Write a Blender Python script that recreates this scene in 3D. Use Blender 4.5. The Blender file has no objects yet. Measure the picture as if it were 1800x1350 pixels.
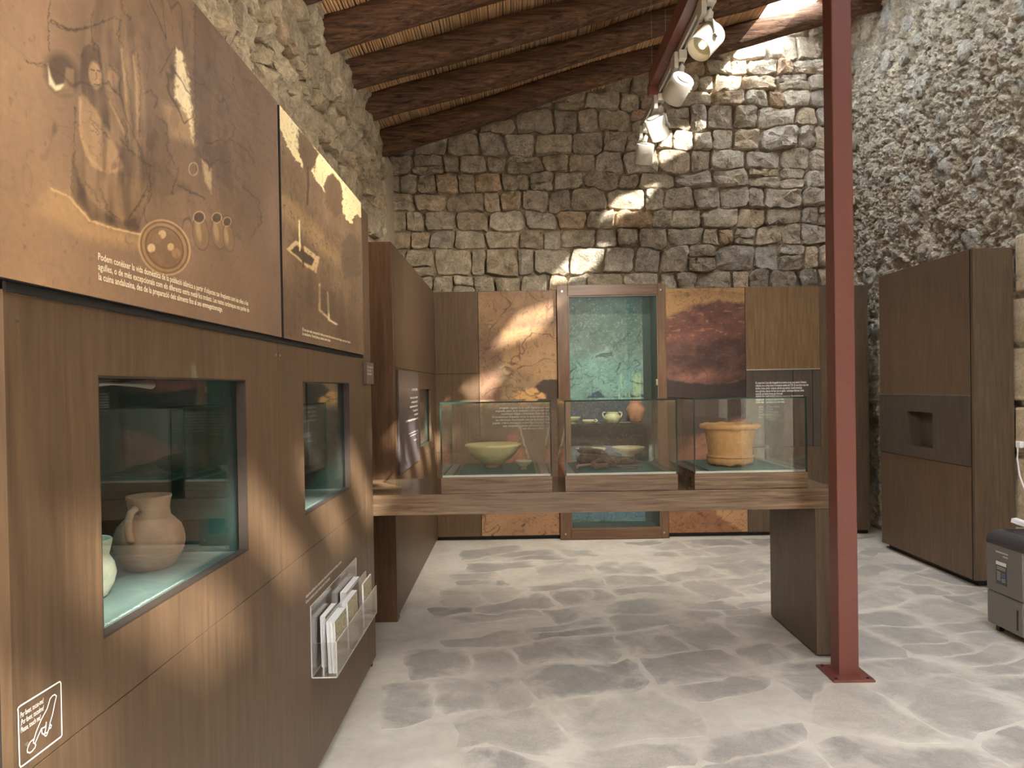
import bpy, bmesh, math, random
import numpy as np
from mathutils import Vector, Matrix

random.seed(7)
np.random.seed(7)
SC = bpy.context.scene
COL = SC.collection
RAD = math.radians

# ------------------------------------------------------------------ camera
F = 1230.0                      # focal length in pixels of the 1800 x 1350 frame
PITCH, ROLL = RAD(0.5), RAD(0.95)
PPX, PPY = 905.0, 692.0         # principal point (slightly off centre: cropped picture)
CAMZ = 1.5
cam_d = bpy.data.cameras.new('camera')
cam = bpy.data.objects.new('camera', cam_d)
COL.objects.link(cam)
cam_d.sensor_fit = 'HORIZONTAL'
cam_d.sensor_width = 36.0
cam_d.lens = F / 1800 * 36.0
cam_d.shift_x = (900 - PPX) / 1800
cam_d.shift_y = (PPY - 675) / 1800
cam_d.clip_start = 0.05
CAMR = Matrix.Rotation(math.pi / 2 - PITCH, 3, 'X') @ Matrix.Rotation(-ROLL, 3, 'Z')
cam.matrix_world = Matrix.Translation((0, 0, CAMZ)) @ CAMR.to_4x4()
SC.camera = cam

# ------------------------------------------------------------------ world, sun, exposure
SC.view_settings.view_transform = 'Standard'
SC.view_settings.look = 'None'
SC.view_settings.gamma = 1.0
SC.view_settings.use_curve_mapping = False
SC.view_settings.exposure = 1.05
SKY = 66.0
world = bpy.data.worlds.new('sky')
SC.world = world
world.use_nodes = True
bg = world.node_tree.nodes['Background']
bg.inputs['Color'].default_value = (0.90, 0.95, 1.0, 1)
bg.inputs['Strength'].default_value = SKY

sun_d = bpy.data.lights.new('sun', 'SUN')
sun_d.energy = 84.0
sun_d.angle = RAD(1.2)
sun_d.color = (1.0, 0.93, 0.82)
sun = bpy.data.objects.new('sun', sun_d)
COL.objects.link(sun)
SUN_DIR = Vector((-1.0, 1.25, -1.19)).normalized()
sun.rotation_euler = SUN_DIR.to_track_quat('-Z', 'Y').to_euler()
sun.location = (3, -2, 8)

def area(name, loc, direction, sx, sy, power, color=(1, 1, 1), portal=False, spread=None):
    d = bpy.data.lights.new(name, 'AREA')
    d.shape = 'RECTANGLE'
    d.size, d.size_y = sx, sy
    d.energy = power
    d.color = color
    if spread:
        d.spread = spread
    if portal:
        d.cycles.is_portal = True
    o = bpy.data.objects.new(name, d)
    COL.objects.link(o)
    o.location = loc
    o.rotation_euler = Vector(direction).to_track_quat('-Z', 'Y').to_euler()
    return o

# room dimensions (metres)
XWL, XWR, YWB, YREAR = -1.30, 3.70, 7.50, -4.0
XL, YB, HP = -0.78, 6.87, 2.45
ROOF0, SLOPE = 4.02, 0.275      # roof underside height at XWL and rise per metre towards the right
SLOT0, SLOT1 = 2.45, 3.00       # skylight strip in the roof
def roof_z(x): return ROOF0 + SLOPE * (x - XWL)

RL = (-1.05, 1.2, -3.85, -1.4)    # unseen opening added behind the camera to let in more daylight (x0, x1, y0, y1)
# daylight comes in through the skylight strip and that added opening
area('skylight_portal', ((SLOT0 + SLOT1) / 2, 1.75, roof_z((SLOT0 + SLOT1) / 2) + 0.14), (0.26, 0, -0.96), SLOT1 - SLOT0, YWB - YREAR, 1, portal=True)
area('extra_daylight_portal', ((RL[0] + RL[1]) / 2, (RL[2] + RL[3]) / 2, roof_z((RL[0] + RL[1]) / 2) + 0.14), (0.26, 0, -0.96), RL[1] - RL[0], RL[3] - RL[2], 1, portal=True)

# ------------------------------------------------------------------ projection helpers (real planes of the room)
def ray(u, v):
    return CAMR @ Vector(((u - PPX) / F, -(v - PPY) / F, -1.0))
def on_x(u, v, x):
    d = ray(u, v); t = x / d.x
    return Vector((x, d.y * t, CAMZ + d.z * t))
def on_y(u, v, y):
    d = ray(u, v); t = y / d.y
    return Vector((d.x * t, y, CAMZ + d.z * t))
def on_z(u, v, z):
    d = ray(u, v); t = (z - CAMZ) / d.z
    return Vector((d.x * t, d.y * t, z))
CRN = np.array(CAMR)
def project(P):                  # (n,3) -> pixel u, v
    q = (np.asarray(P) - np.array([0, 0, CAMZ])) @ CRN
    return PPX + F * q[:, 0] / -q[:, 2], PPY - F * q[:, 1] / -q[:, 2]

# ------------------------------------------------------------------ object helpers
WLOC = {}
def _link(o, parent):
    COL.objects.link(o)
    if parent is not None:
        o.parent = parent
        o.location = -WLOC[parent.name]
    WLOC[o.name] = Vector((0, 0, 0))
    return o
def tag(o, label, cat=None, group=None, kind=None):
    if label: o['label'] = label
    if cat: o['category'] = cat
    if group: o['group'] = group
    if kind: o['kind'] = kind
    return o
def thing(name, loc, label, cat, group=None):
    o = bpy.data.objects.new(name, None)
    COL.objects.link(o)
    o.empty_display_size = 0.1
    o.location = loc
    WLOC[o.name] = Vector(loc)
    return tag(o, label, cat, group)
def mesh_from(name, verts, faces):
    me = bpy.data.meshes.new(name)
    me.from_pydata([tuple(v) for v in verts], [], faces)
    me.update()
    return me
def add(name, me, mat, parent=None, smooth=False):
    for m in (mat if isinstance(mat, (list, tuple)) else [mat]):
        me.materials.append(m)
    if smooth:
        me.polygons.foreach_set('use_smooth', [True] * len(me.polygons))
    return _link(bpy.data.objects.new(name, me), parent)
def bm_add(name, bm, mat, parent=None, smooth=False):
    me = bpy.data.meshes.new(name)
    bmesh.ops.recalc_face_normals(bm, faces=bm.faces)
    bm.to_mesh(me); bm.free()
    return add(name, me, mat, parent, smooth)
def bx(bm, x0, x1, y0, y1, z0, z1, bevel=0.0, mi=0):
    vs = [bm.verts.new((x, y, z)) for z in (z0, z1) for y in (y0, y1) for x in (x0, x1)]
    fs = [bm.faces.new([vs[i] for i in q]) for q in
          ((0, 2, 3, 1), (4, 5, 7, 6), (0, 1, 5, 4), (2, 6, 7, 3), (0, 4, 6, 2), (1, 3, 7, 5))]
    for f in fs: f.material_index = mi
    if bevel:
        es = list({e for f in fs for e in f.edges})
        bmesh.ops.bevel(bm, geom=es, offset=bevel, segments=2, profile=0.5, affect='EDGES')
def box(name, b, mat, parent=None, bevel=0.002):
    bm = bmesh.new()
    bx(bm, *b, bevel=bevel)
    return bm_add(name, bm, mat, parent)
def boxes(name, bs, mat, parent=None, bevel=0.0):
    bm = bmesh.new()
    for b in bs: bx(bm, *b, bevel=bevel)
    return bm_add(name, bm, mat, parent)
def quad(name, pts, mat, parent=None):
    return add(name, mesh_from(name, pts, [tuple(range(len(pts)))]), mat, parent)
def frame_of(d):
    d = Vector(d).normalized()
    a = Vector((0, 0, 1)) if abs(d.z) < 0.9 else Vector((1, 0, 0))
    s = d.cross(a).normalized()
    return s, s.cross(d).normalized(), d
def tube_geo(pts, rad, n=10, cap=True, wob=0.0, seed=0):
    rnd = random.Random(seed)
    pts = [Vector(p) for p in pts]
    if not hasattr(rad, '__len__'): rad = [rad] * len(pts)
    verts, faces = [], []
    s = None
    for i, p in enumerate(pts):
        d = (pts[min(i + 1, len(pts) - 1)] - pts[max(i - 1, 0)]).normalized()
        if s is None: s, t, _ = frame_of(d)
        else:
            s = (s - d * s.dot(d)).normalized(); t = d.cross(s)
        for k in range(n):
            a = 2 * math.pi * k / n
            r = rad[i] * (1 + wob * (rnd.random() - 0.5) * 2)
            verts.append(p + (s * math.cos(a) + t * math.sin(a)) * r)
    for i in range(len(pts) - 1):
        for k in range(n):
            a, b = i * n + k, i * n + (k + 1) % n
            faces.append((a, b, b + n, a + n))
    if cap:
        faces.append(tuple(range(n - 1, -1, -1)))
        faces.append(tuple(range((len(pts) - 1) * n, len(pts) * n)))
    return verts, faces
def tube(name, pts, rad, mat, parent=None, n=10, wob=0.0, seed=0, smooth=True):
    return add(name, mesh_from(name, *tube_geo(pts, rad, n, True, wob, seed)), mat, parent, smooth)
def lathe(name, prof, mat, parent=None, loc=(0, 0, 0), n=40, wob=0.0, seed=0, fn=None):
    rnd = random.Random(seed)
    verts, faces = [], []
    ph = [rnd.uniform(0, 6.28) for _ in range(6)]
    for i, (r, z) in enumerate(prof):
        for k in range(n):
            a = 2 * math.pi * k / n
            w = 1 + wob * (math.sin(2 * a + ph[0]) * 0.6 + math.sin(3 * a + ph[1] + z * 30) * 0.4 + math.sin(7 * a + ph[2] + z * 60) * 0.25)
            zz = z + (fn(a, r, z, i) if fn else 0)
            verts.append((loc[0] + r * w * math.cos(a), loc[1] + r * w * math.sin(a), loc[2] + zz))
    for i in range(len(prof) - 1):
        for k in range(n):
            a, b = i * n + k, i * n + (k + 1) % n
            faces.append((a, b, b + n, a + n))
    faces.append(tuple(range(n - 1, -1, -1)))
    faces.append(tuple(range((len(prof) - 1) * n, len(prof) * n)))
    me = mesh_from(name, verts, faces)
    return add(name, me, mat, parent, True)
def cyl(name, p0, p1, r, mat, parent=None, n=24):
    me = mesh_from(name, *tube_geo([p0, p1], r, n))
    o = add(name, me, mat, parent, False)
    for p in me.polygons: p.use_smooth = len(p.vertices) == 4
    return o

# ------------------------------------------------------------------ materials
def sr(r, g, b):
    def f(c):
        c /= 255.0
        return c / 12.92 if c <= 0.04045 else ((c + 0.055) / 1.055) ** 2.4
    return (f(r), f(g), f(b), 1)
class NT:
    def __init__(s, name):
        s.m = bpy.data.materials.new(name); s.m.use_nodes = True
        s.t = s.m.node_tree; s.b = s.t.nodes['Principled BSDF']
    def n(s, kind, **kw):
        nd = s.t.nodes.new('ShaderNode' + kind)
        for k, v in kw.items():
            if k[0] == '_': nd.inputs[k[1:].replace('_', ' ')].default_value = v
            else: setattr(nd, k, v)
        return nd
    def l(s, a, b): s.t.links.new(a, b)
    def pos(s, scale=(1, 1, 1), obj=False):
        src = s.n('TexCoord').outputs['Object'] if obj else s.n('NewGeometry').outputs['Position']
        mp = s.n('Mapping'); mp.inputs['Scale'].default_value = scale
        s.l(src, mp.inputs['Vector'])
        return mp.outputs[0]
    def noise(s, vec, scale, detail=4, rough=0.55, dist=0.0):
        nd = s.n('TexNoise'); nd.inputs['Scale'].default_value = scale
        nd.inputs['Detail'].default_value = detail; nd.inputs['Roughness'].default_value = rough
        nd.inputs['Distortion'].default_value = dist
        if vec is not None: s.l(vec, nd.inputs['Vector'])
        return nd.outputs['Fac']
    def ramp(s, fac, stops):
        nd = s.n('ValToRGB'); e = nd.color_ramp.elements
        while len(e) < len(stops): e.new(0.5)
        for i, (p, c) in enumerate(stops):
            e[i].position = p; e[i].color = c
        s.l(fac, nd.inputs[0])
        return nd.outputs[0]
    def mix(s, fac, a, b, mode='MIX'):
        nd = s.n('MixRGB', blend_type=mode)
        for sock, v in zip(nd.inputs, (fac, a, b)):
            if hasattr(v, 'node'): s.l(v, sock)
            elif isinstance(v, tuple): sock.default_value = v
            else: sock.default_value = v
        return nd.outputs[0]
    def bump(s, h, strength=0.3, dist=0.01):
        nd = s.n('Bump'); nd.inputs['Strength'].default_value = strength; nd.inputs['Distance'].default_value = dist
        s.l(h, nd.inputs['Height']); s.l(nd.outputs[0], s.b.inputs['Normal'])
    def col(s, c):
        if hasattr(c, 'node'): s.l(c, s.b.inputs['Base Color'])
        else: s.b.inputs['Base Color'].default_value = c
        return s
    def rough(s, r, spec=None, metal=None):
        s.b.inputs['Roughness'].default_value = r
        if spec is not None: s.b.inputs['Specular IOR Level'].default_value = spec
        if metal is not None: s.b.inputs['Metallic'].default_value = metal
        return s

def plain(name, c, r=0.5, var=0.12, scale=30, spec=None, metal=None, bump=0.0):
    t = NT(name)
    f = t.noise(t.pos(), scale, 5)
    dark = tuple(x * (1 - var) for x in c[:3]) + (1,)
    lite = tuple(min(1, x * (1 + var)) for x in c[:3]) + (1,)
    t.col(t.ramp(f, [(0.3, dark), (0.7, lite)])).rough(r, spec, metal)
    if bump: t.bump(f, bump, 0.004)
    return t.m
def wood(name, c1, c2, axis='z', rough=0.42, fine=1.0):
    t = NT(name)
    lo, hi = 0.5, 8 * fine
    sc = {'x': (lo, hi, hi), 'y': (hi, lo, hi), 'z': (hi, hi, lo)}[axis]
    v = t.pos(sc)
    g = t.noise(v, 7.0, 6, 0.65, 0.4)
    v2 = t.pos({'x': (0.25, 3, 3), 'y': (3, .25, 3), 'z': (3, 3, .25)}[axis])
    b = t.noise(v2, 1.6, 3, 0.5, 0.2)
    c = t.ramp(g, [(0.30, c1), (0.72, c2)])
    c = t.mix(t.ramp(b, [(0.35, (0, 0, 0, 1)), (0.7, (1, 1, 1, 1))]), t.mix(0.35, c, c1), c)
    t.col(c).rough(rough, 0.4)
    t.bump(g, 0.12, 0.002)
    return t.m
def stone_mat(name, tones, rnd=True, bump=0.9, contrast=0.5):
    t = NT(name)
    v = t.pos()
    n1 = t.noise(v, 9, 6, 0.62, 0.3)
    n2 = t.noise(v, 46, 6, 0.7)
    if rnd:
        base = t.ramp(t.n('ObjectInfo').outputs['Random'], tones)
    else:
        base = t.ramp(t.noise(v, 4.5, 4, 0.6), tones)
    c = t.mix(contrast * 1.6, base, t.ramp(n1, [(0.28, (0.42, 0.40, 0.37, 1)), (0.48, (0.95, 0.94, 0.92, 1)), (0.72, (1.5, 1.5, 1.5, 1))]), 'MULTIPLY')
    c = t.mix(0.6, c, t.ramp(n2, [(0.3, (0.55, 0.53, 0.5, 1)), (0.6, (1.25, 1.25, 1.25, 1))]), 'MULTIPLY')
    t.col(c).rough(0.92, 0.15)
    vo = t.n('TexVoronoi', feature='DISTANCE_TO_EDGE'); vo.inputs['Scale'].default_value = 16
    t.l(v, vo.inputs['Vector'])
    h = t.mix(0.5, t.mix(0.3, n1, vo.outputs['Distance']), n2)
    t.bump(h, bump, 0.07)
    return t.m

TONES = [(0.0, sr(170, 155, 134)), (0.18, sr(204, 189, 166)), (0.38, sr(188, 175, 156)), (0.55, sr(214, 201, 180)),
         (0.70, sr(184, 173, 158)), (0.86, sr(206, 190, 166)), (0.96, sr(210, 186, 156)), (1.0, sr(206, 174, 144))]
TONES_L = [(0.0, sr(192, 174, 148)), (0.3, sr(206, 190, 164)), (0.6, sr(192, 178, 156)), (0.9, sr(212, 196, 170)), (1.0, sr(202, 172, 140))]
TONES_R = [(0.0, sr(186, 178, 164)), (0.4, sr(204, 196, 180)), (0.7, sr(194, 190, 182)), (1.0, sr(206, 192, 166))]
MAT = {
    'stone': stone_mat('rubble_stone', TONES),
    'stone_l': stone_mat('warm_rubble_stone', TONES_L),
    'stone_r': stone_mat('rough_pale_stone', TONES_R, bump=1.0, contrast=0.4),
    'mortar': stone_mat('mortar', [(0.3, sr(146, 130, 108)), (0.7, sr(178, 162, 138))], rnd=False, contrast=0.35),
    'rubble': stone_mat('rubble_mortar', [(0.25, sr(178, 164, 142)), (0.5, sr(198, 186, 164)), (0.75, sr(202, 196, 184))], rnd=False, bump=1.0, contrast=0.5),
    'ashlar': stone_mat('dressed_stone', [(0.3, sr(186, 168, 140)), (0.7, sr(205, 190, 164))], rnd=False, bump=0.3, contrast=0.2),
    'plaster': plain('lime_plaster', sr(196, 182, 160), 0.9, 0.1, 18, bump=0.4),
    'wood': wood('brown_veneer', sr(76, 58, 42), sr(108, 85, 62)),
    'wood_dark': wood('dark_veneer', sr(88, 71, 56), sr(116, 95, 76)),
    'wood_r': wood('greyish_veneer', sr(80, 66, 52), sr(112, 94, 74)),
    'wood_tan': wood('tan_veneer', sr(98, 76, 52), sr(142, 112, 78)),
    'wood_grain': wood('grained_walnut', sr(78, 55, 38), sr(120, 88, 62), 'z', 0.45, 0.8),
    'wood_x': wood('table_veneer', sr(78, 58, 41), sr(150, 124, 97), 'x', 0.22, 1.2),
    'frame': wood('door_frame_wood', sr(82, 60, 44), sr(124, 94, 70), 'z', 0.4, 0.7),
    'reveal': plain('shade_dark_wood', sr(50, 40, 33), 0.5),  # wood darkened to paint in the shade on the niche reveals
    'black': plain('charcoal_board', sr(30, 27, 26), 0.5),
    'gap': plain('shadow_gap', sr(20, 16, 13), 0.8),
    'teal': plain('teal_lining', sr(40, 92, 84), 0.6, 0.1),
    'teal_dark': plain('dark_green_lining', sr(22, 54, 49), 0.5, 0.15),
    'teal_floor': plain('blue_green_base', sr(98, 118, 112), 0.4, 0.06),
    'slot': plain('black_slot', sr(12, 14, 14), 0.4),
    'alu': plain('brushed_aluminium', sr(190, 190, 186), 0.35, 0.05, metal=0.8),
    'steel_red': plain('red_oxide_paint', sr(112, 64, 55), 0.42, 0.06, 60),
    'white': plain('white_paint', sr(184, 178, 166), 0.45, 0.03),
    'white_plastic': plain('white_plastic', sr(236, 236, 240), 0.35, 0.03),
    'ink': plain('white_lettering', sr(240, 236, 226), 0.6, 0.02),
    'ink_warm': plain('cream_lettering', sr(250, 232, 196), 0.6, 0.02),
    'ink_dim': plain('grey_lettering', sr(190, 186, 176), 0.6, 0.02),
    'sign': plain('grey_sign_board', sr(92, 84, 84), 0.28, 0.05),
    'plaque': plain('brown_plaque', sr(96, 80, 68), 0.4, 0.06),
    'metal_dark': wood('dark_metal_plate', sr(74, 66, 58), sr(94, 84, 74), 'z', 0.32, 0.4),
    'grey_plastic': plain('grey_plastic', sr(112, 108, 104), 0.42, 0.04, 80),
    'dark_plastic': plain('dark_grey_plastic', sr(62, 60, 60), 0.4, 0.06, 80),
    'black_plastic': plain('black_plastic', sr(26, 26, 27), 0.35),
    'screw': plain('screw_metal', sr(180, 170, 150), 0.3, metal=0.9),
    'label_dark': plain('label_sticker', sr(72, 72, 74), 0.5),
    'label_blue': plain('label_blue', sr(70, 100, 150), 0.5),
    'paper': plain('white_paper', sr(240, 240, 240), 0.7, 0.03),
    'terracotta': plain('orange_terracotta', sr(206, 158, 104), 0.85, 0.12, 40, bump=0.5),
    'redclay': plain('red_clay', sr(178, 120, 92), 0.8, 0.2, 22, bump=0.35),
    'jug': plain('brown_grey_clay', sr(160, 126, 104), 0.75, 0.22, 18, bump=0.35),
    'glazed_pot': plain('pale_glazed_pot', sr(186, 184, 160), 0.4, 0.2, 24),
    'green_glaze': plain('olive_green_glaze', sr(206, 200, 154), 0.28, 0.14, 20),
    'cream_clay': plain('cream_clay', sr(214, 206, 168), 0.6, 0.1, 40),
    'yellow_glaze': plain('yellow_glaze', sr(214, 200, 140), 0.35, 0.1, 30),
    'pale_bowl': plain('pale_bowl_glaze', sr(196, 178, 140), 0.4, 0.12, 30),
    'bone': plain('grey_bone', sr(150, 130, 112), 0.8, 0.15, 60),
    'char': stone_mat('charred_wood', [(0.2, sr(112, 98, 86)), (0.8, sr(158, 142, 126))], rnd=False, bump=1.0, contrast=0.6),
}
def beam_mat():
    t = NT('old_log')
    v = t.pos((0.7, 9, 9))
    g = t.noise(v, 4, 7, 0.7, 0.6)
    k = t.noise(t.pos((1.2, 3, 3)), 2.2, 4, 0.6)
    c = t.ramp(g, [(0.34, sr(58, 42, 33)), (0.52, sr(118, 88, 68)), (0.75, sr(170, 132, 102))])
    t.col(t.mix(0.4, c, t.ramp(k, [(0.3, sr(110, 90, 76)), (0.7, sr(220, 196, 174))]), 'MULTIPLY')).rough(0.75, 0.25)
    t.bump(g, 0.9, 0.02)
    return t.m
MAT['beam'] = beam_mat()
def cane_mat():
    t = NT('dry_cane')
    v = t.pos((60, 2.0, 1))
    c = t.ramp(t.noise(v, 1.0, 3), [(0.25, sr(164, 120, 82)), (0.5, sr(222, 178, 130)), (0.8, sr(238, 204, 160))])
    t.col(c).rough(0.6)
    return t.m
MAT['cane'] = cane_mat()
def floor_mats():
    def cement(t):
        v = t.pos()
        a = t.noise(v, 1.6, 7, 0.6, 0.8); b = t.noise(v, 14, 6, 0.65)
        c = t.ramp(a, [(0.3, sr(184, 176, 163)), (0.55, sr(206, 199, 186)), (0.75, sr(216, 210, 199))])
        return v, a, b, t.mix(0.5, c, t.ramp(b, [(0.3, (0.78, 0.77, 0.76, 1)), (0.65, (1.1, 1.1, 1.1, 1))]), 'MULTIPLY')
    t = NT('polished_cement'); v, a, b, c = cement(t)
    t.col(c).rough(0.42, 0.45); t.bump(b, 0.1, 0.003)
    s = NT('grey_flagstone'); v, a, b, c = cement(s)
    g = s.noise(v, 5, 7, 0.7, 0.5)
    tone = s.ramp(s.n('ObjectInfo').outputs['Random'], [(0, sr(162, 156, 147)), (0.4, sr(178, 171, 160)), (0.7, sr(154, 149, 142)), (1, sr(188, 181, 168))])
    st = s.mix(0.7, tone, s.ramp(g, [(0.3, (0.7, 0.7, 0.7, 1)), (0.7, (1.25, 1.25, 1.25, 1))]), 'MULTIPLY')
    st = s.mix(0.5, st, s.ramp(s.noise(v, 120, 3, 0.8), [(0.35, (0.7, 0.7, 0.7, 1)), (0.6, (1.12, 1.12, 1.12, 1))]), 'MULTIPLY')
    at = s.n('Attribute', attribute_name='core')
    mm = s.n('Math', operation='ADD'); s.l(at.outputs['Fac'], mm.inputs[0])
    m2 = s.n('Math', operation='MULTIPLY_ADD'); s.l(s.noise(v, 3.2, 6, 0.65, 0.6), m2.inputs[0])
    m2.inputs[1].default_value = 3.4; m2.inputs[2].default_value = -1.8
    s.l(m2.outputs[0], mm.inputs[1])
    s.col(s.mix(s.ramp(mm.outputs[0], [(0.15, (0, 0, 0, 1)), (0.8, (1, 1, 1, 1))]), c, st)).rough(0.45, 0.4)
    s.bump(g, 0.15, 0.004)
    return t.m, s.m
MAT['cement'], MAT['flag'] = floor_mats()
def glass_mat(name, tint, rough=0.0, extra=0.0):
    t = NT(name)
    t.t.nodes.remove(t.b)
    geo = t.n('NewGeometry')
    ior = t.n('MapRange'); ior.inputs['To Min'].default_value = 1.5; ior.inputs['To Max'].default_value = 1 / 1.5
    t.l(geo.outputs['Backfacing'], ior.inputs['Value'])
    fr = t.n('Fresnel'); t.l(ior.outputs[0], fr.inputs['IOR'])
    tr = t.n('BsdfTransparent'); tr.inputs[0].default_value = tint
    gl = t.n('BsdfGlossy'); gl.inputs['Color'].default_value = (1, 1, 1, 1); gl.inputs['Roughness'].default_value = rough
    mx = t.n('MixShader')
    ad = t.n('Math', operation='ADD'); ad.inputs[1].default_value = extra
    t.l(fr.outputs[0], ad.inputs[0]); t.l(ad.outputs[0], mx.inputs[0])
    t.l(tr.outputs[0], mx.inputs[1]); t.l(gl.outputs[0], mx.inputs[2])
    t.l(mx.outputs[0], t.t.nodes['Material Output'].inputs[0])
    return t.m
MAT['glass'] = glass_mat('case_glass', (0.97, 0.988, 0.98, 1), 0.0, 0.0)
MAT['rooflight'] = glass_mat('skylight_dimming_glass', (0.38, 0.39, 0.40, 1))  # tint added to weaken sky and sun through the strip
MAT['glass_edge'] = plain('glass_edge', sr(30, 62, 55), 0.15, 0.1)
MAT['acrylic'] = glass_mat('clear_acrylic', (0.97, 0.97, 0.97, 1), 0.05, 0.03)
MAT['acrylic_edge'] = plain('acrylic_edge', sr(214, 212, 206), 0.2, 0.04)
def emit(name, c, s):
    t = NT(name)
    t.b.inputs['Emission Color'].default_value = c
    t.b.inputs['Emission Strength'].default_value = s
    t.col(c)
    return t.m
MAT['bulb'] = emit('warm_bulb', (1.0, 0.72, 0.28, 1), 5.0)
def print_mat():
    t = NT('printed_picture')
    a = t.n('VertexColor', layer_name='pic')
    v = t.pos()
    c = t.mix(0.5, a.outputs['Color'], t.ramp(t.noise(v, 55, 5, 0.7), [(0.3, (0.78, 0.78, 0.78, 1)), (0.7, (1.15, 1.15, 1.15, 1))]), 'MULTIPLY')
    t.col(c).rough(0.5, 0.35)
    return t.m
MAT['print'] = print_mat()

# ------------------------------------------------------------------ numpy noise
def _hash(ix, iy, seed):
    n = (ix.astype(np.int64) * 374761393 + iy.astype(np.int64) * 668265263 + seed * 974634533) & 0x7fffffff
    n = ((n ^ (n >> 13)) * 1274126177) & 0x7fffffff
    n = n ^ (n >> 16)
    return (n & 0xffff) / 65535.0
def vnoise(x, y, seed=0):
    ix, iy = np.floor(x), np.floor(y)
    fx, fy = x - ix, y - iy
    fx = fx * fx * (3 - 2 * fx); fy = fy * fy * (3 - 2 * fy)
    a, b = _hash(ix, iy, seed), _hash(ix + 1, iy, seed)
    c, d = _hash(ix, iy + 1, seed), _hash(ix + 1, iy + 1, seed)
    return (a + (b - a) * fx) * (1 - fy) + (c + (d - c) * fx) * fy
def fbm(x, y, seed=0, oct=5, gain=0.5):
    s, a, t = 0, 1, 0
    for o in range(oct):
        s = s + a * vnoise(x * 2 ** o, y * 2 ** o, seed + o * 17); t += a; a *= gain
    return s / t
def ridge(x, y, seed=0, oct=4):
    s, a, t = 0, 1, 0
    for o in range(oct):
        s = s + a * (1 - np.abs(2 * vnoise(x * 2 ** o, y * 2 ** o, seed + o * 31) - 1)); t += a; a *= 0.5
    return s / t
def worley(x, y, seed=0):
    ix, iy = np.floor(x), np.floor(y)
    best = np.full(x.shape, 9.0); second = np.full(x.shape, 9.0); idv = np.zeros(x.shape)
    for dx in (-1, 0, 1):
        for dy in (-1, 0, 1):
            cx, cy = ix + dx, iy + dy
            px = cx + _hash(cx, cy, seed); py = cy + _hash(cx, cy, seed + 5)
            d = np.hypot(px - x, py - y)
            cid = _hash(cx, cy, seed + 9)
            nb = d < best
            second = np.where(nb, best, np.minimum(second, d))
            idv = np.where(nb, cid, idv)
            best = np.where(nb, d, best)
    return best, second, idv

# ------------------------------------------------------------------ stone courses
def courses(u0, u1, v0, v1, hh, ww, seed, wob=0.25, split=0.16):
    """rows of rough blocks: list of outlines [(u,v)...] covering a rectangle"""
    rnd = random.Random(seed)
    rows = [v0]
    while rows[-1] < v1:
        rows.append(rows[-1] + hh * rnd.uniform(0.68, 1.35))
    def line(k, u):
        return rows[k] + wob * hh * 2 * (float(fbm(np.array(u * 1.3), np.array(k * 7.3), seed)) - 0.5) + \
            wob * hh * 0.9 * (float(vnoise(np.array(u * 5.0), np.array(k * 3.1), seed + 4)) - 0.5)
    out = []
    for k in range(len(rows) - 1):
        u = u0 - rnd.uniform(0, ww)
        lean = 0
        while u < u1:
            w = ww * rnd.uniform(0.55, 1.5)
            nl = rnd.uniform(-0.09, 0.09) * hh
            a, b = u, u + w
            lo = [(x, line(k, x)) for x in np.linspace(a - lean, b - nl, 5)]
            hi = [(x, line(k + 1, x)) for x in np.linspace(b + nl, a + lean, 5)]
            if rnd.random() < split and w > 0.8 * ww:
                f = rnd.uniform(0.35, 0.65)
                md = [(p[0] * (1 - f) + q[0] * f, p[1] * (1 - f) + q[1] * f) for p, q in zip(lo, hi[::-1])]
                out.append(lo + md[::-1]); out.append(md + hi)
            else:
                out.append(lo + hi)
            u, lean = b, nl
    return out
def block_outline(poly, gap, n, rnd, roundness=0.14, rough=0.06):
    P = np.array(poly, float)
    c = P.mean(0)
    Q = np.vstack([P, P[:1]])
    seg = np.hypot(*(Q[1:] - Q[:-1]).T); s = np.concatenate([[0], np.cumsum(seg)])
    t = np.linspace(0, s[-1], n, endpoint=False) + rnd.uniform(0, s[-1] / n)
    t %= s[-1]
    R = np.stack([np.interp(t, s, Q[:, 0]), np.interp(t, s, Q[:, 1])], 1)
    for _ in range(2):          # round the corners
        R = R * (1 - roundness) + roundness * 0.5 * (np.roll(R, 1, 0) + np.roll(R, -1, 0))
    d = R - c
    r = np.hypot(d[:, 0], d[:, 1])[:, None]
    R = c + d * np.clip((r - gap) / np.maximum(r, 1e-4), 0.3, 1)
    size = r.mean()
    R += np.array([[rnd.gauss(0, 1), rnd.gauss(0, 1)] for _ in range(n)]) * size * rough * 0.5
    return R, c, size
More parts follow.
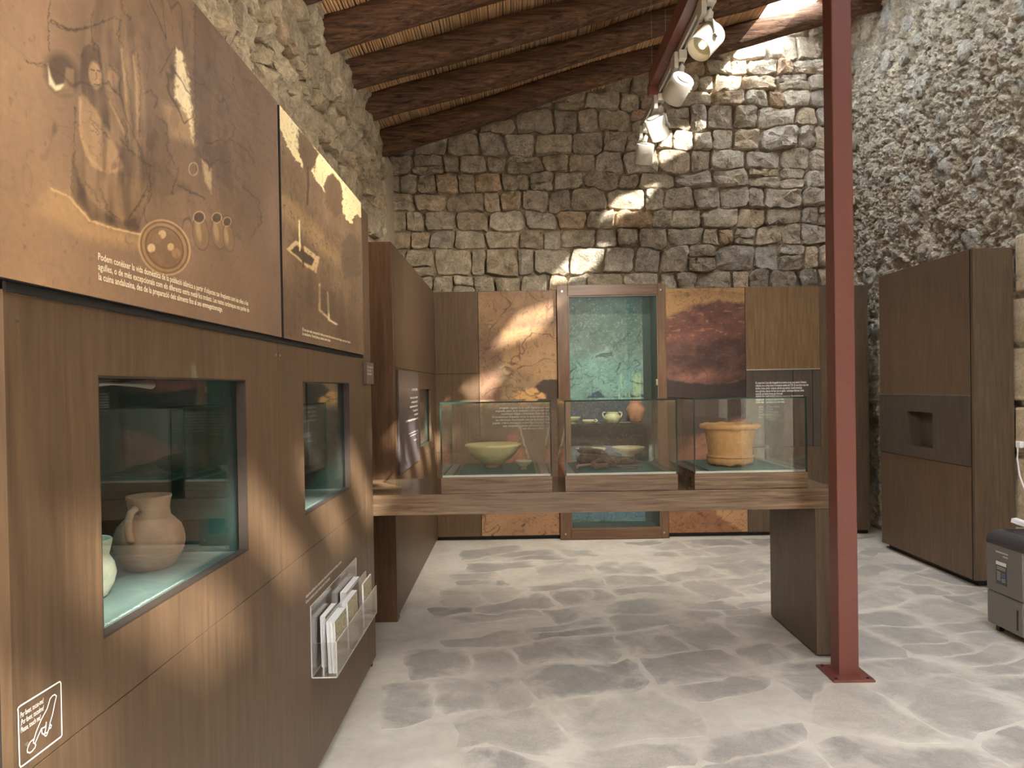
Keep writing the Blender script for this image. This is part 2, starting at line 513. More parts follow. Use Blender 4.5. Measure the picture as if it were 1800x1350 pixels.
def stone_geo(poly, gap, depth, rnd, n=18, rough=0.08):
    """boulder-like block: local coordinates (u, v, outwards)"""
    R, c, size = block_outline(poly, gap, n, rnd, rough=rough)
    tilt = np.array([rnd.gauss(0, 0.16), rnd.gauss(0, 0.16)])
    verts, faces = [], []
    rings = [(1.0, -0.04), (1.0, depth * 0.62), (0.95, depth * 0.90), (0.74, depth * 0.99), (0.42, depth * 1.03)]
    so = rnd.uniform(0, 90)
    def face(p):                 # coherent craggy relief of the exposed face
        x, y = np.array(p[0] * 1.0 + so), np.array(p[1] * 1.0 + so)
        return float(fbm(x * 11, y * 11, 3, 3) - 0.5) * 1.25 + float(vnoise(x * 34, y * 34, 8) - 0.5) * 0.4
    for sc, h in rings:
        for k in range(n):
            p = c + (R[k] - c) * sc
            if 0.1 < sc < 0.9: p = p + np.array([rnd.gauss(0, 1), rnd.gauss(0, 1)]) * size * 0.05
            hh = h
            if h > 0:
                hh = h + depth * face(p) * (0.5 if sc > 0.97 else 1.0) + float((p - c) @ tilt) * 0.7
            verts.append((p[0], p[1], hh))
    verts.append((c[0], c[1], depth * (1.03 + face(c))))
    for i in range(len(rings) - 1):
        for k in range(n):
            a, b = i * n + k, i * n + (k + 1) % n
            faces.append((a, b, b + n, a + n))
    last = (len(rings) - 1) * n
    for k in range(n):
        faces.append((last + k, last + (k + 1) % n, len(verts) - 1))
    return verts, faces
def crisp(o, ang=0.55):
    o.data.polygons.foreach_set('use_smooth', [True] * len(o.data.polygons))
    o.data.set_sharp_from_angle(angle=ang)
def uvw(verts, O, U, V, W):
    O, U, V, W = map(Vector, (O, U, V, W))
    return [O + U * a + V * b + W * c for a, b, c in verts]

# ------------------------------------------------------------------ the setting
# floor: cement bed and flagstones
floor = box('floor', (XWL - 0.4, XWR + 0.4, YREAR, YWB + 0.3, -0.12, 0.0), MAT['cement'], bevel=0)
tag(floor, 'pale polished cement floor with worn grey flagstones', None, None, 'structure')
rnd = random.Random(21)
ang = RAD(14)
cu = courses(-1.6, 4.6, 1.9, 8.6, 0.30, 0.44, 5, 0.75, 0.22)
nf = 0
for poly in cu:
    pts = [(x * math.cos(ang) - (y - 4) * math.sin(ang), 4 + x * math.sin(ang) + (y - 4) * math.cos(ang)) for x, y in poly]
    cx, cy = np.mean([p[0] for p in pts]), np.mean([p[1] for p in pts])
    if not (-0.70 < cx < 3.62 and 2.5 < cy < 6.75) or rnd.random() < 0.15:
        continue
    if max(p[0] for p in pts) > 3.66 or min(p[0] for p in pts) < -0.77 or max(p[1] for p in pts) > 6.84:
        continue
    R, c, size = block_outline(pts, 0.012, 18, rnd, 0.1, 0.08)
    verts = [(p[0], p[1], -0.003) for p in R] + [(p[0], p[1], 0.0012) for p in R] + \
            [(*(c + (p - c) * 0.72), 0.0022) for p in R] + [(c[0], c[1], 0.0024)]
    n = 18
    faces = []
    for i in range(2):
        for k in range(n):
            a, b = i * n + k, i * n + (k + 1) % n
            faces.append((a, b, b + n, a + n))
    for k in range(n): faces.append((2 * n + k, 2 * n + (k + 1) % n, 3 * n))
    me = mesh_from('flagstone', verts, faces)
    at = me.attributes.new('core', 'FLOAT', 'POINT')
    at.data.foreach_set('value', [0.45] * (2 * n) + [0.85] * n + [1.0])
    add('flagstone', me, MAT['flag'], floor, False)
    nf += 1

# walls
def wall(name, label, verts, faces, mat):
    o = add(name, mesh_from(name, verts, faces), mat)
    tag(o, label, None, None, 'structure')
    return o
ztl, ztr = roof_z(XWL), roof_z(XWR)
bm = bmesh.new()
bx(bm, XWL - 0.4, XWR + 0.4, YWB, YWB + 0.4, 0, ztl)
v = [bm.verts.new(p) for p in ((XWL - .4, YWB, ztl), (XWR + .4, YWB, ztl), (XWR + .4, YWB, roof_z(XWR + .4) + .05),
                               (XWL - .4, YWB + .4, ztl), (XWR + .4, YWB + .4, ztl), (XWR + .4, YWB + .4, roof_z(XWR + .4) + .05))]
for q in ((0, 1, 2), (3, 5, 4), (0, 2, 5, 3), (1, 4, 5, 2)): bm.faces.new([v[i] for i in q])
wall_back = bm_add('wall_back', bm, MAT['mortar'])
tag(wall_back, 'coursed rubble stone gable wall at the far end', None, None, 'structure')
rnd = random.Random(3)
ns = 0
for poly in courses(XWL, XWR - 0.02, 2.28, 5.5, 0.205, 0.275, 11):
    xs = [p[0] for p in poly]; zs = [p[1] for p in poly]
    if min(zs) > roof_z(np.mean(xs)) - 0.03 or min(xs) > XWR - 0.1 or max(xs) < XWL + 0.05: continue
    poly = [(min(max(x, XWL), XWR), z) for x, z in poly]
    g = stone_geo(poly, rnd.uniform(0.004, 0.012), rnd.uniform(0.045, 0.085), rnd)
    crisp(add('stone', mesh_from('stone', uvw(g[0], (0, YWB, 0), (1, 0, 0), (0, 0, 1), (0, -1, 0)), g[1]), MAT['stone'], wall_back)); ns += 1
for poly in courses(3.38, XWR, 0.05, 2.28, 0.2, 0.2, 12):
    poly = [(min(max(x, 3.36), XWR), z) for x, z in poly]
    if max(p[0] for p in poly) - min(p[0] for p in poly) < 0.06: continue
    g = stone_geo(poly, 0.008, rnd.uniform(0.05, 0.08), rnd)
    crisp(add('stone', mesh_from('stone', uvw(g[0], (0, YWB, 0), (1, 0, 0), (0, 0, 1), (0, -1, 0)), g[1]), MAT['stone'], wall_back)); ns += 1

wall_left = box('wall_left', (XWL - 0.4, XWL, YREAR, YWB, 0, ztl + 0.02), MAT['mortar'], bevel=0)
tag(wall_left, 'warm rubble stone wall above the wooden display units', None, None, 'structure')
for poly in courses(1.5, 6.85, 2.30, 4.1, 0.235, 0.27, 31, 0.42, 0.2):
    ys = [p[0] for p in poly]; zs = [p[1] for p in poly]
    if min(zs) > ztl - 0.05 or max(ys) > 6.92: continue
    g = stone_geo(poly, rnd.uniform(0.0, 0.014), rnd.uniform(0.05, 0.11), rnd, rough=0.14)
    crisp(add('stone', mesh_from('stone', uvw(g[0], (XWL, 0, 0), (0, 1, 0), (0, 0, 1), (1, 0, 0)), g[1]), MAT['stone_l'], wall_left)); ns += 1
# plastered strip in the corner
bm = bmesh.new()
N = 14
zz = np.linspace(2.2, 3.86, N)
rr = random.Random(5)
edge = [6.88 + 0.05 * (rr.random() - 0.5) for _ in zz]
vs = [[bm.verts.new(p) for p in ((XWL - .01, e, z), (XWL + .055, e + .03, z), (XWL + .05, YWB - .03, z), (XWL - .01, YWB - .03, z))] for e, z in zip(edge, zz)]
for a, b in zip(vs[:-1], vs[1:]):
    for k in range(4): bm.faces.new((a[k], a[(k + 1) % 4], b[(k + 1) % 4], b[k]))
bm.faces.new(vs[0][::-1]); bm.faces.new(vs[-1])
bm_add('plaster_strip', bm, MAT['plaster'], wall_left)

# right wall: rough rubble with half buried stones
ny, nz = 215, 290
Y, Z = np.meshgrid(np.linspace(4.55, YWB, ny), np.linspace(0.0, 5.75, nz), indexing='ij')
w1, w2, _ = worley(Y * 7 + fbm(Y * 4, Z * 4, 2) * 1.2, Z * 7 + fbm(Y * 4, Z * 4, 8) * 1.2, 3)
s1, s2, _ = worley(Y * 19 + fbm(Y * 9, Z * 9, 3), Z * 19 + fbm(Y * 9, Z * 9, 4), 13)
h = 0.055 * np.clip(w2 - w1, 0, 0.6) + 0.05 * np.clip(s2 - s1, 0, 0.5) + 0.07 * (fbm(Y * 3, Z * 3, 5) - 0.5) + 0.05 * (fbm(Y * 26, Z * 26, 6, 3) - 0.5)
P = np.stack([XWR - 0.02 - h, Y, Z], -1).reshape(-1, 3)
idx = np.arange(ny * nz).reshape(ny, nz)
Fq = np.stack([idx[:-1, :-1], idx[:-1, 1:], idx[1:, 1:], idx[1:, :-1]], -1).reshape(-1, 4)
me = bpy.data.meshes.new('wall_right')
me.from_pydata(P.tolist(), [], Fq.tolist())
wall_right = add('wall_right', me, MAT['rubble'])
tag(wall_right, 'tall rough rubble and mortar wall lit by the skylight', None, None, 'structure')
box('wall_core', (XWR + 0.06, XWR + 0.5, YREAR, YWB + .1, 0, 5.8), MAT['rubble'], wall_right, 0)
pool = []
for k in range(14):
    a = np.linspace(0, 2 * math.pi, 14, endpoint=False)
    r = [0.5 * rnd.uniform(0.75, 1.15) for _ in a]
    poly = [(rr_ * math.cos(t), rr_ * math.sin(t) * 0.8) for rr_, t in zip(r, a)]
    g = stone_geo(poly, 0, 0.30, rnd, 14, 0.16)
    me = mesh_from('stone', [(-c, a_, b_) for a_, b_, c in g[0]], g[1])
    me.materials.append(MAT['stone_r'])
    me.polygons.foreach_set('use_smooth', [True] * len(me.polygons))
    pool.append(me)
placed = []
tries = 0
while len(placed) < 150 and tries < 9000:
    tries += 1
    y, z = rnd.uniform(4.95, 7.42), rnd.uniform(0.3, 5.5)
    if z < 2.2 and y < 6.2: continue
    s = rnd.choice([0.10, 0.13, 0.16, 0.2, 0.24])
    if any((y - a) ** 2 + (z - b) ** 2 < (0.62 * (s + c)) ** 2 for a, b, c in placed): continue
    placed.append((y, z, s))
    o = bpy.data.objects.new('stone', rnd.choice(pool))
    COL.objects.link(o); o.parent = wall_right
    o.location = (XWR - 0.025, y, z); o.scale = (s * 0.75, s, s)
    o.rotation_euler = (rnd.uniform(0, 6.28), rnd.uniform(-.2, .2), rnd.uniform(-.2, .2))
# dressed blocks of the door jamb at the near end of the right wall
z = 0.0
for k, hh in enumerate((0.46, 0.50, 0.37, 0.42, 0.36, 0.45)):
    d = rnd.uniform(-0.012, 0.012)
    box('jamb_block', (3.605 + d, XWR + 0.08, 4.50, 5.08 + rnd.uniform(-.05, .03), z + 0.015, z + hh - 0.03), MAT['ashlar'], wall_right, 0.018)
    z += hh

wall_rear = box('wall_rear', (XWL - 0.4, XWR + 0.5, YREAR - 0.4, YREAR, 0, 5.8), MAT['wood_dark'], bevel=0)  # closes the unseen end; made dark so the glass reflects less
tag(wall_rear, 'unseen wall behind the viewpoint, coloured dark to cut glass reflections', None, None, 'structure')
# roof: boards with a skylight strip, cane matting, log beams
def sloped(bm, x0, x1, y0, y1, dz0, dz1):
    vs = [bm.verts.new((x, y, roof_z(x) + dz)) for dz in (dz0, dz1) for y in (y0, y1) for x in (x0, x1)]
    for q in ((0, 2, 3, 1), (4, 5, 7, 6), (0, 1, 5, 4), (2, 6, 7, 3), (0, 4, 6, 2), (1, 3, 7, 5)):
        bm.faces.new([vs[i] for i in q])
bm = bmesh.new()
sloped(bm, XWL - 0.45, SLOT0, RL[3], YWB + 0.4, 0.03, 0.13)
sloped(bm, XWL - 0.45, SLOT0, YREAR - 0.4, RL[2], 0.03, 0.13)
sloped(bm, XWL - 0.45, RL[0], RL[2], RL[3], 0.03, 0.13)
sloped(bm, RL[1], SLOT0, RL[2], RL[3], 0.03, 0.13)
sloped(bm, SLOT1, XWR + 0.55, YREAR, YWB + 0.4, 0.03, 0.13)
ceiling = bm_add('ceiling', bm, MAT['wood_dark'])
tag(ceiling, 'sloping roof with a skylight strip near the right wall', None, None, 'structure')
bm = bmesh.new()
sloped(bm, SLOT0 - 0.02, SLOT1 + 0.02, YREAR, YWB + 0.3, 0.145, 0.153)
bm_add('skylight_dimmer', bm, MAT['rooflight'], ceiling)  # unseen pane added to dim the light entering by the strip
verts, faces = [], []
rnd = random.Random(9)
def canes(xa, xb):
    x = xa
    while x < xb:
        r = rnd.uniform(0.0075, 0.0115)
        ys = np.linspace(-0.85, YWB - 0.03, 7)
        base = len(verts)
        for y in ys:
            jx = x + rnd.uniform(-0.003, 0.003)
            for k in range(5):
                a = math.pi * (1.0 + k / 4)
                verts.append((jx + r * math.cos(a), y, roof_z(jx) + 0.026 + r * 1.5 * math.sin(a)))
        for i in range(len(ys) - 1):
            for k in range(4):
                a = base + i * 5 + k
                faces.append((a, a + 5, a + 6, a + 1))
        x += r * 2 + rnd.uniform(0, 0.003)
canes(XWL, SLOT0 - 0.01)
canes(SLOT1 + 0.01, XWR)
tag(add('cane_matting', mesh_from('cane_matting', verts, faces), MAT['cane'], ceiling, True),
    'dry cane matting laid between the dark log beams', None, None, 'stuff')

def make_beam(y, name_seed, r0=0.112):
    rr = random.Random(name_seed)
    n, m = 20, 46
    xs = np.linspace(XWL - 0.12, XWR + 0.1, m)
    verts, faces = [], []
    ph = rr.uniform(0, 9)
    for i, x in enumerate(xs):
        cy = y + 0.028 * math.sin(x * 1.1 + ph) + 0.012 * math.sin(x * 3.1 + ph * 2)
        cz = roof_z(x) - 0.10 + 0.022 * math.sin(x * 1.4 + ph * 3)
        rad = r0 * (1.04 - 0.035 * (x - XWL)) if x < 3 else r0 * 0.88
        for k in range(n):
            a = 2 * math.pi * k / n
            q = fbm(np.array(x * 2.2 + ph), np.array(k * 0.55 + ph), name_seed) - 0.5
            q2 = vnoise(np.array(x * 0.9), np.array(k * 1.7 + ph), name_seed + 3) - 0.5
            r = rad * (1 + 0.30 * float(q) + 0.22 * float(q2))
            verts.append((x, cy + r * math.cos(a), cz + r * math.sin(a)))
    for i in range(m - 1):
        for k in range(n):
            a, b = i * n + k, i * n + (k + 1) % n
            faces.append((a, b, b + n, a + n))
    faces.append(tuple(range(n))); faces.append(tuple(range(m * n - 1, (m - 1) * n - 1, -1)))
    return add('log_beam', mesh_from('log_beam', verts, faces), MAT['beam'], None, True)
BY = [6.86, 6.10, 5.46, 4.82, 4.18]
LB = ['dark log roof beam nearest the far stone gable wall', 'second dark log roof beam counted from the far stone gable wall',
      'third dark log roof beam counted from the far gable wall', 'fourth dark log roof beam counted from the far gable wall',
      'dark log roof beam cut off by the top edge, nearest the viewer']
for k, y in enumerate(BY):
    tag(make_beam(y, 40 + k, 0.124 if k == 0 else 0.112), LB[k], 'beam', 'log roof beams')
y = 3.54
k = 0
while y > YREAR:
    tag(make_beam(y, 60 + k), 'log roof beam above and behind the viewpoint, outside the picture', 'beam', 'log roof beams behind the viewpoint')
    y -= 0.64; k += 1
print('STONES', ns, 'FLAGS', nf, 'LUMPS', len(placed))

# ------------------------------------------------------------------ lettering, ribbons, painted prints
def lettering(name, lines, size, O, U, V, mat, parent, align='LEFT', width=None, leading=1.0, lift=0.0012, bold=0.0):
    """flat printed text on a plane: O is the first line's baseline anchor, U the reading direction, V up"""
    cu = bpy.data.curves.new(name, 'FONT')
    cu.body = '\n'.join(lines)
    cu.size = size; cu.align_x = align; cu.space_line = leading
    cu.resolution_u = 2; cu.offset = bold
    tmp = bpy.data.objects.new(name, cu)
    COL.objects.link(tmp)
    dg = bpy.context.evaluated_depsgraph_get()
    me = bpy.data.meshes.new_from_object(tmp.evaluated_get(dg))
    bpy.data.objects.remove(tmp); bpy.data.curves.remove(cu)
    co = np.empty(len(me.vertices) * 3); me.vertices.foreach_get('co', co); co = co.reshape(-1, 3)
    k = 1.0
    if width:
        k = width / max(1e-6, co[:, 0].max() - co[:, 0].min())
    O, U, V = Vector(O), Vector(U).normalized(), Vector(V).normalized()
    W = U.cross(V)
    A = np.array(O + W * lift) + np.outer(co[:, 0] * k, U) + np.outer(co[:, 1], V)
    me.vertices.foreach_set('co', A.ravel())
    me.materials.clear()
    me.update()
    return add(name, me, mat, parent)
def ribbon(name, strokes, w, mat, parent, normal):
    """drawn outline: each stroke a list of world points on a plane"""
    verts, faces = [], []
    nrm = Vector(normal)
    for pts in strokes:
        pts = [Vector(p) for p in pts]
        closed = (pts[0] - pts[-1]).length < 1e-6
        n = len(pts)
        base = len(verts)
        for i, p in enumerate(pts):
            a = pts[i - 1] if i > 0 else (pts[-2] if closed else p)
            b = pts[i + 1] if i < n - 1 else (pts[1] if closed else p)
            d = (b - a).normalized()
            s = nrm.cross(d).normalized() * w * 0.5
            verts += [p + s, p - s]
        for i in range(n - 1):
            q = base + 2 * i
            faces.append((q, q + 1, q + 3, q + 2))
    return add(name, mesh_from(name, verts, faces), mat, parent)

class Canvas:
    """print painted on a dense grid; positions in photo pixels of the grid points and plain panel metres"""
    def __init__(s, O, U, V, W, H, nu, nv):
        s.O, s.Uv, s.Vv = Vector(O), Vector(U), Vector(V)
        a, b = np.meshgrid(np.linspace(0, W, nu), np.linspace(0, H, nv), indexing='ij')
        s.a, s.b, s.nu, s.nv, s.W, s.H = a, b, nu, nv, W, H
        P = np.array(s.O)[None] + a.reshape(-1, 1) * np.array(s.Uv) + b.reshape(-1, 1) * np.array(s.Vv)
        s.P = P
        u, v = project(P)
        s.u, s.v = u.reshape(nu, nv), v.reshape(nu, nv)
        s.c = np.zeros((nu, nv, 3))
    def fill(s, c): s.c[:] = c
    def over(s, mask, c):
        m = np.clip(mask, 0, 1)[..., None]
        s.c = s.c * (1 - m) + np.array(c) * m
    def mul(s, mask, k):
        m = np.clip(mask, 0, 1)[..., None]
        s.c = s.c * (1 - m + m * np.array(k))
    def ell(s, cx, cy, rx, ry, ang=0, soft=0.3):
        ca, sa = math.cos(RAD(ang)), math.sin(RAD(ang))
        dx, dy = s.u - cx, s.v - cy
        r = np.sqrt(((dx * ca + dy * sa) / rx) ** 2 + ((-dx * sa + dy * ca) / ry) ** 2)
        return np.clip((1 - r) / soft + 0.5, 0, 1)
    def ring(s, cx, cy, rx, ry, ang=0, w=0.06):
        ca, sa = math.cos(RAD(ang)), math.sin(RAD(ang))
        dx, dy = s.u - cx, s.v - cy
        r = np.sqrt(((dx * ca + dy * sa) / rx) ** 2 + ((-dx * sa + dy * ca) / ry) ** 2)
        return np.clip(1 - np.abs(r - 1) / w, 0, 1)
    def poly(s, pts, soft=3.0, jag=0.0, seed=1, xy=None):
        u, v = xy if xy else (s.u, s.v)
        if jag:
            u = u + jag * 2 * (fbm(s.u * 0.14, s.v * 0.14, seed, 4, 0.65) - 0.5)
            v = v + jag * 2 * (fbm(s.u * 0.14, s.v * 0.14, seed + 3, 4, 0.65) - 0.5)
        ins = np.zeros(u.shape, bool)
        dist = np.full(u.shape, 1e9)
        n = len(pts)
        for i in range(n):
            (x0, y0), (x1, y1) = pts[i], pts[(i + 1) % n]
            if y0 != y1:
                t = (v - y0) / (y1 - y0)
                ins ^= ((y0 > v) != (y1 > v)) & (u < x0 + t * (x1 - x0))
            ll = (x1 - x0) ** 2 + (y1 - y0) ** 2 + 1e-9
            t = np.clip(((u - x0) * (x1 - x0) + (v - y0) * (y1 - y0)) / ll, 0, 1)
            dist = np.minimum(dist, np.hypot(u - x0 - t * (x1 - x0), v - y0 - t * (y1 - y0)))
        return np.clip(np.where(ins, dist, -dist) / soft + 0.5, 0, 1)
    def line(s, pts, w=1.5, jag=1.5, seed=2):
        u = s.u + jag * 2 * (fbm(s.u * 0.2, s.v * 0.2, seed) - 0.5)
        v = s.v + jag * 2 * (fbm(s.u * 0.2, s.v * 0.2, seed + 3) - 0.5)
        dist = np.full(u.shape, 1e9)
        for (x0, y0), (x1, y1) in zip(pts[:-1], pts[1:]):
            ll = (x1 - x0) ** 2 + (y1 - y0) ** 2 + 1e-9
            t = np.clip(((u - x0) * (x1 - x0) + (v - y0) * (y1 - y0)) / ll, 0, 1)
            dist = np.minimum(dist, np.hypot(u - x0 - t * (x1 - x0), v - y0 - t * (y1 - y0)))
        return np.clip(1.2 - dist / w, 0, 1)
    def cracks(s, scale, seed, thin=0.93, warp=0.5, k=1.0):
        x = s.a * scale + warp * fbm(s.a * scale, s.b * scale, seed, 3); y = s.b * scale + warp * fbm(s.a * scale, s.b * scale, seed + 7, 3)
        f = fbm(x, y, seed + 11, 4)
        r = 1 - np.abs(np.sin(math.pi * k * (f * 2 - 1)))
        return np.clip((r - thin) / (1 - thin), 0, 1)
    def make(s, name, parent):
        idx = np.arange(s.nu * s.nv).reshape(s.nu, s.nv)
        f = np.stack([idx[:-1, :-1], idx[1:, :-1], idx[1:, 1:], idx[:-1, 1:]], -1).reshape(-1, 4)
        me = bpy.data.meshes.new(name)
        me.from_pydata(s.P.tolist(), [], f.tolist())
        at = me.color_attributes.new('pic', 'FLOAT_COLOR', 'POINT')
        lin = np.clip(s.c, 0, 255) / 255.0
        lin = np.where(lin <= 0.04045, lin / 12.92, ((lin + 0.055) / 1.055) ** 2.4)
        rgba = np.concatenate([lin.reshape(-1, 3), np.ones((s.nu * s.nv, 1))], 1)
        at.data.foreach_set('color', rgba.ravel())
        return add(name, me, MAT['print'], parent)

# ------------------------------------------------------------------ near left display unit with two niches
CAB0, CAB1 = 1.07, 3.80
SEAM, PANZ = 0.905, 1.665
NI = [(1.31, 2.03), (2.575, 3.30)]
NZ0, NZ1 = 1.04, 1.536
cab = thing('display_unit', (-1.0, 2.4, 0), 'brown veneer display wall unit with two glazed niches and two sepia picture panels', 'cabinet', 'wooden display units')
T = 0.018
def board_with_hole(name, y0, y1, z0, z1, hole, parent, mat):
    g = 0.0012
    y0 += g; y1 -= g; z0 += g; z1 -= g
    if hole is None:
        return box(name, (XL - T, XL, y0, y1, z0, z1), mat, parent, 0.001)
    a, b, c, d = hole
    return boxes(name, [(XL - T, XL, y0, a, z0, z1), (XL - T, XL, b, y1, z0, z1), (XL - T, XL, a, b, z0, c), (XL - T, XL, a, b, d, z1)], mat, parent)
board_with_hole('front_board', CAB0, 2.31, SEAM, PANZ, (*NI[0], NZ0, NZ1), cab, MAT['wood'])
board_with_hole('front_board', 2.31, 3.62, SEAM, PANZ, (*NI[1], NZ0, NZ1), cab, MAT['wood'])
board_with_hole('front_board', CAB0, 3.62, 0.05, SEAM, None, cab, MAT['wood'])
board_with_hole('edge_board', 3.62, CAB1, 0.05, HP, None, cab, MAT['wood'])
box('end_board', (XWL + 0.12, XL - T, CAB0, CAB0 + 0.02, 0.0, HP), MAT['black'], cab)
box('far_end_board', (XWL + 0.12, XL - T, CAB1 - 0.02, CAB1, 0.0, HP), MAT['wood'], cab)
box('backing', (XL - T - 0.012, XL - T - 0.001, CAB0 + 0.02, CAB1 - 0.02, PANZ - 0.02, HP), MAT['black'], cab)
box('top_board', (XWL + 0.12, XL - T, CAB0 + 0.02, CAB1 - 0.02, HP - 0.02, HP), MAT['wood'], cab)
box('plinth', (XWL + 0.15, XL - 0.07, CAB0 + 0.05, CAB1 - 0.05, 0.0, 0.05), MAT['black'], cab)
def niche(parent, y0, y1, z0, z1, x_face, depth, floor_mat, lamp=None, glow=0.0):
    g = 0.02
    xi, xb = x_face - T, x_face - depth
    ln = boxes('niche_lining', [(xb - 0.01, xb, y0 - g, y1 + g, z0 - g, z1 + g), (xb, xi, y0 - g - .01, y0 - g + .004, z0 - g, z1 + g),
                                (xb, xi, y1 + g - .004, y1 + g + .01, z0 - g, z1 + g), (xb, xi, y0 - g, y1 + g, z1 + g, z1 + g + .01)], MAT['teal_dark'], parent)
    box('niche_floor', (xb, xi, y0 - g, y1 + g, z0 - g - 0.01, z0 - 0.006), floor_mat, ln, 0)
    bm = bmesh.new()
    bx(bm, x_face - 0.034, x_face - 0.028, y0 - 0.012, y1 + 0.012, z0 - 0.004, z1 + 0.012)
    bm_add('glass_pane', bm, MAT['glass'], parent)
    return ln
l1 = niche(cab, *NI[0], NZ0, NZ1, XL, 0.44, MAT['teal_floor'])
l2 = niche(cab, *NI[1], NZ0, NZ1, XL, 0.44, MAT['teal_floor'])
for (y0, y1) in NI:      # wooden reveal around the opening, shade put into its dark colour
    e_ = 0.004
    boxes('niche_reveal', [(XL - 0.027, XL - .0008, y0, y0 + e_, NZ0, NZ1), (XL - 0.027, XL - .0008, y1 - e_, y1, NZ0, NZ1),
                           (XL - 0.027, XL - .0008, y0 + e_, y1 - e_, NZ1 - e_, NZ1), (XL - 0.027, XL - .0008, y0 + e_, y1 - e_, NZ0, NZ0 + e_)], MAT['reveal'], cab)
nl = cyl('niche_lamp', (XL - 0.052, 1.322, 1.5215), (XL - 0.052, 1.60, 1.5215), 0.0115, MAT['white'], cab, 14)
box('lamp_clip', (XL - 0.066, XL - 0.038, 1.300, 1.3215, 1.508, 1.555), MAT['dark_plastic'], nl)
for (y0, y1) in NI:      # hidden light strips along the front of the niches
    area('niche_light', (XL - 0.10, (y0 + y1) / 2, NZ1 + 0.014), (0.15, 0.05, -1), 0.02, (y1 - y0) * 0.85, 0.2, (0.45, 0.95, 0.95), spread=RAD(100))
# picture panels
pan1 = box('picture_panel', (XL + 0.002, XL + 0.016, CAB0 - 0.03, 2.305, PANZ + 0.012, HP), MAT['black'], cab)
pan2 = box('picture_panel', (XL + 0.002, XL + 0.016, 2.325, 3.555, PANZ + 0.012, HP), MAT['black'], cab)
boxes('shadow_gap', [(XL, XL + 0.006, CAB0, 3.56, PANZ - 0.004, PANZ + 0.011)], MAT['gap'], cab)  # dark strip painted in as the shadow line below the picture panels
XP = XL + 0.0165
cv = Canvas((XP, CAB0 - 0.029, PANZ + 0.013), (0, 1, 0), (0, 0, 1), 2.332 - CAB0, HP - PANZ - 0.014, 560, 360)
n1 = fbm(cv.a * 5, cv.b * 5, 3)[..., None]
t = np.clip((cv.u - 60) / 420, 0, 1)[..., None]
cv.c = (np.array([168, 130, 96]) * (1 - t) + np.array([130, 104, 84]) * t) * (0.84 + 0.28 * n1)
DK, MD, LT, GL = (84, 62, 44), (122, 92, 64), (196, 152, 104), (246, 224, 178)
cv.over(0.7 * cv.ell(240, 160, 120, 240, 0, 0.9), (112, 86, 62))
cv.over(0.55 * cv.poly([(342, -20), (480, -20), (480, 300), (440, 420), (350, 330)], 40), (106, 82, 62))
cv.over(0.45 * cv.poly([(342, -20), (370, -20), (372, 300), (344, 300)], 5), (90, 68, 50))
# window light and its glow on the wall
cv.over(0.5 * cv.poly([(285, 180), (343, 190), (343, 255), (300, 240)], 14), (206, 168, 116))
cv.over(cv.poly([(308, 82), (320, 92), (330, 130), (336, 175), (341, 252), (330, 205), (312, 178), (306, 160), (309, 110)], 5, 5, 3), (240, 218, 172))
# lamp niche
cv.over(0.8 * cv.ell(108, 130, 27, 38, -20, 0.5), DK)
cv.over(cv.poly([(84, 112), (90, 135), (98, 150), (116, 146), (118, 156), (98, 160), (86, 148)], 4), GL)
cv.over(0.9 * cv.poly([(116, 118), (130, 122), (130, 165), (100, 166), (112, 150)], 4), (150, 116, 80))
# standing drapery
for k, x in enumerate((212, 222, 232, 242)):
    cv.over(0.55 * cv.poly([(x - 3, 92), (x + 4, 88), (x + 6, 245), (x, 250)], 5, 2, 10 + k), (150, 116, 82) if k % 2 else DK)
cv.over(0.5 * cv.poly([(205, -10), (240, -10), (245, 80), (215, 85)], 8), (146, 112, 80))
# seated figure: hood, face, robe, child
cv.over(0.9 * cv.poly([(142, 98), (152, 80), (166, 78), (178, 92), (182, 130), (184, 165), (196, 240), (170, 235), (146, 180), (141, 140)], 4, 2), (104, 78, 56))
cv.over(0.95 * cv.ell(167, 132, 11, 24, -6, 0.35), (190, 150, 108))
cv.over(0.8 * cv.line([(160, 122), (166, 124)], 1.6, 0.4), (70, 50, 36)); cv.over(0.8 * cv.line([(171, 124), (177, 125)], 1.4, 0.4), (70, 50, 36))
cv.over(0.7 * cv.line([(169, 128), (170, 138), (167, 140)], 1.3, 0.4), (96, 70, 50)); cv.over(0.8 * cv.line([(165, 148), (173, 149)], 1.5, 0.3), (84, 58, 42))
cv.over(0.85 * cv.ell(197, 140, 12, 20, 8, 0.4), (168, 130, 92))
cv.over(0.8 * cv.poly([(138, 170), (148, 166), (170, 195), (192, 232), (215, 285), (216, 300), (204, 306), (188, 300), (160, 288), (142, 240)], 5, 2), (176, 138, 98))
cv.over(0.7 * cv.line([(140, 172), (144, 240), (162, 290), (190, 305), (214, 292)], 3.5, 1), LT)
cv.over(0.75 * cv.poly([(188, 165), (210, 160), (226, 230), (222, 262), (196, 245)], 5, 2), (150, 116, 82))
cv.over(0.8 * cv.poly([(130, 275), (150, 300), (205, 306), (262, 320), (262, 350), (238, 378), (208, 386), (178, 362), (152, 345), (138, 318)], 5, 3), (140, 108, 76))
cv.over(0.8 * cv.poly([(128, 270), (140, 318), (160, 352), (205, 388), (240, 384), (246, 410), (205, 402), (160, 385), (126, 345)], 6, 3), (88, 66, 48))
# pale ground edge
cv.over(0.6 * cv.poly([(88, 330), (125, 346), (160, 388), (205, 402), (250, 414), (255, 440), (150, 420), (60, 370)], 22, 5), (206, 160, 108))
cv.over(0.9 * cv.line([(90, 332), (122, 346), (158, 388), (202, 402), (246, 412)], 2.4, 2), (228, 186, 132))
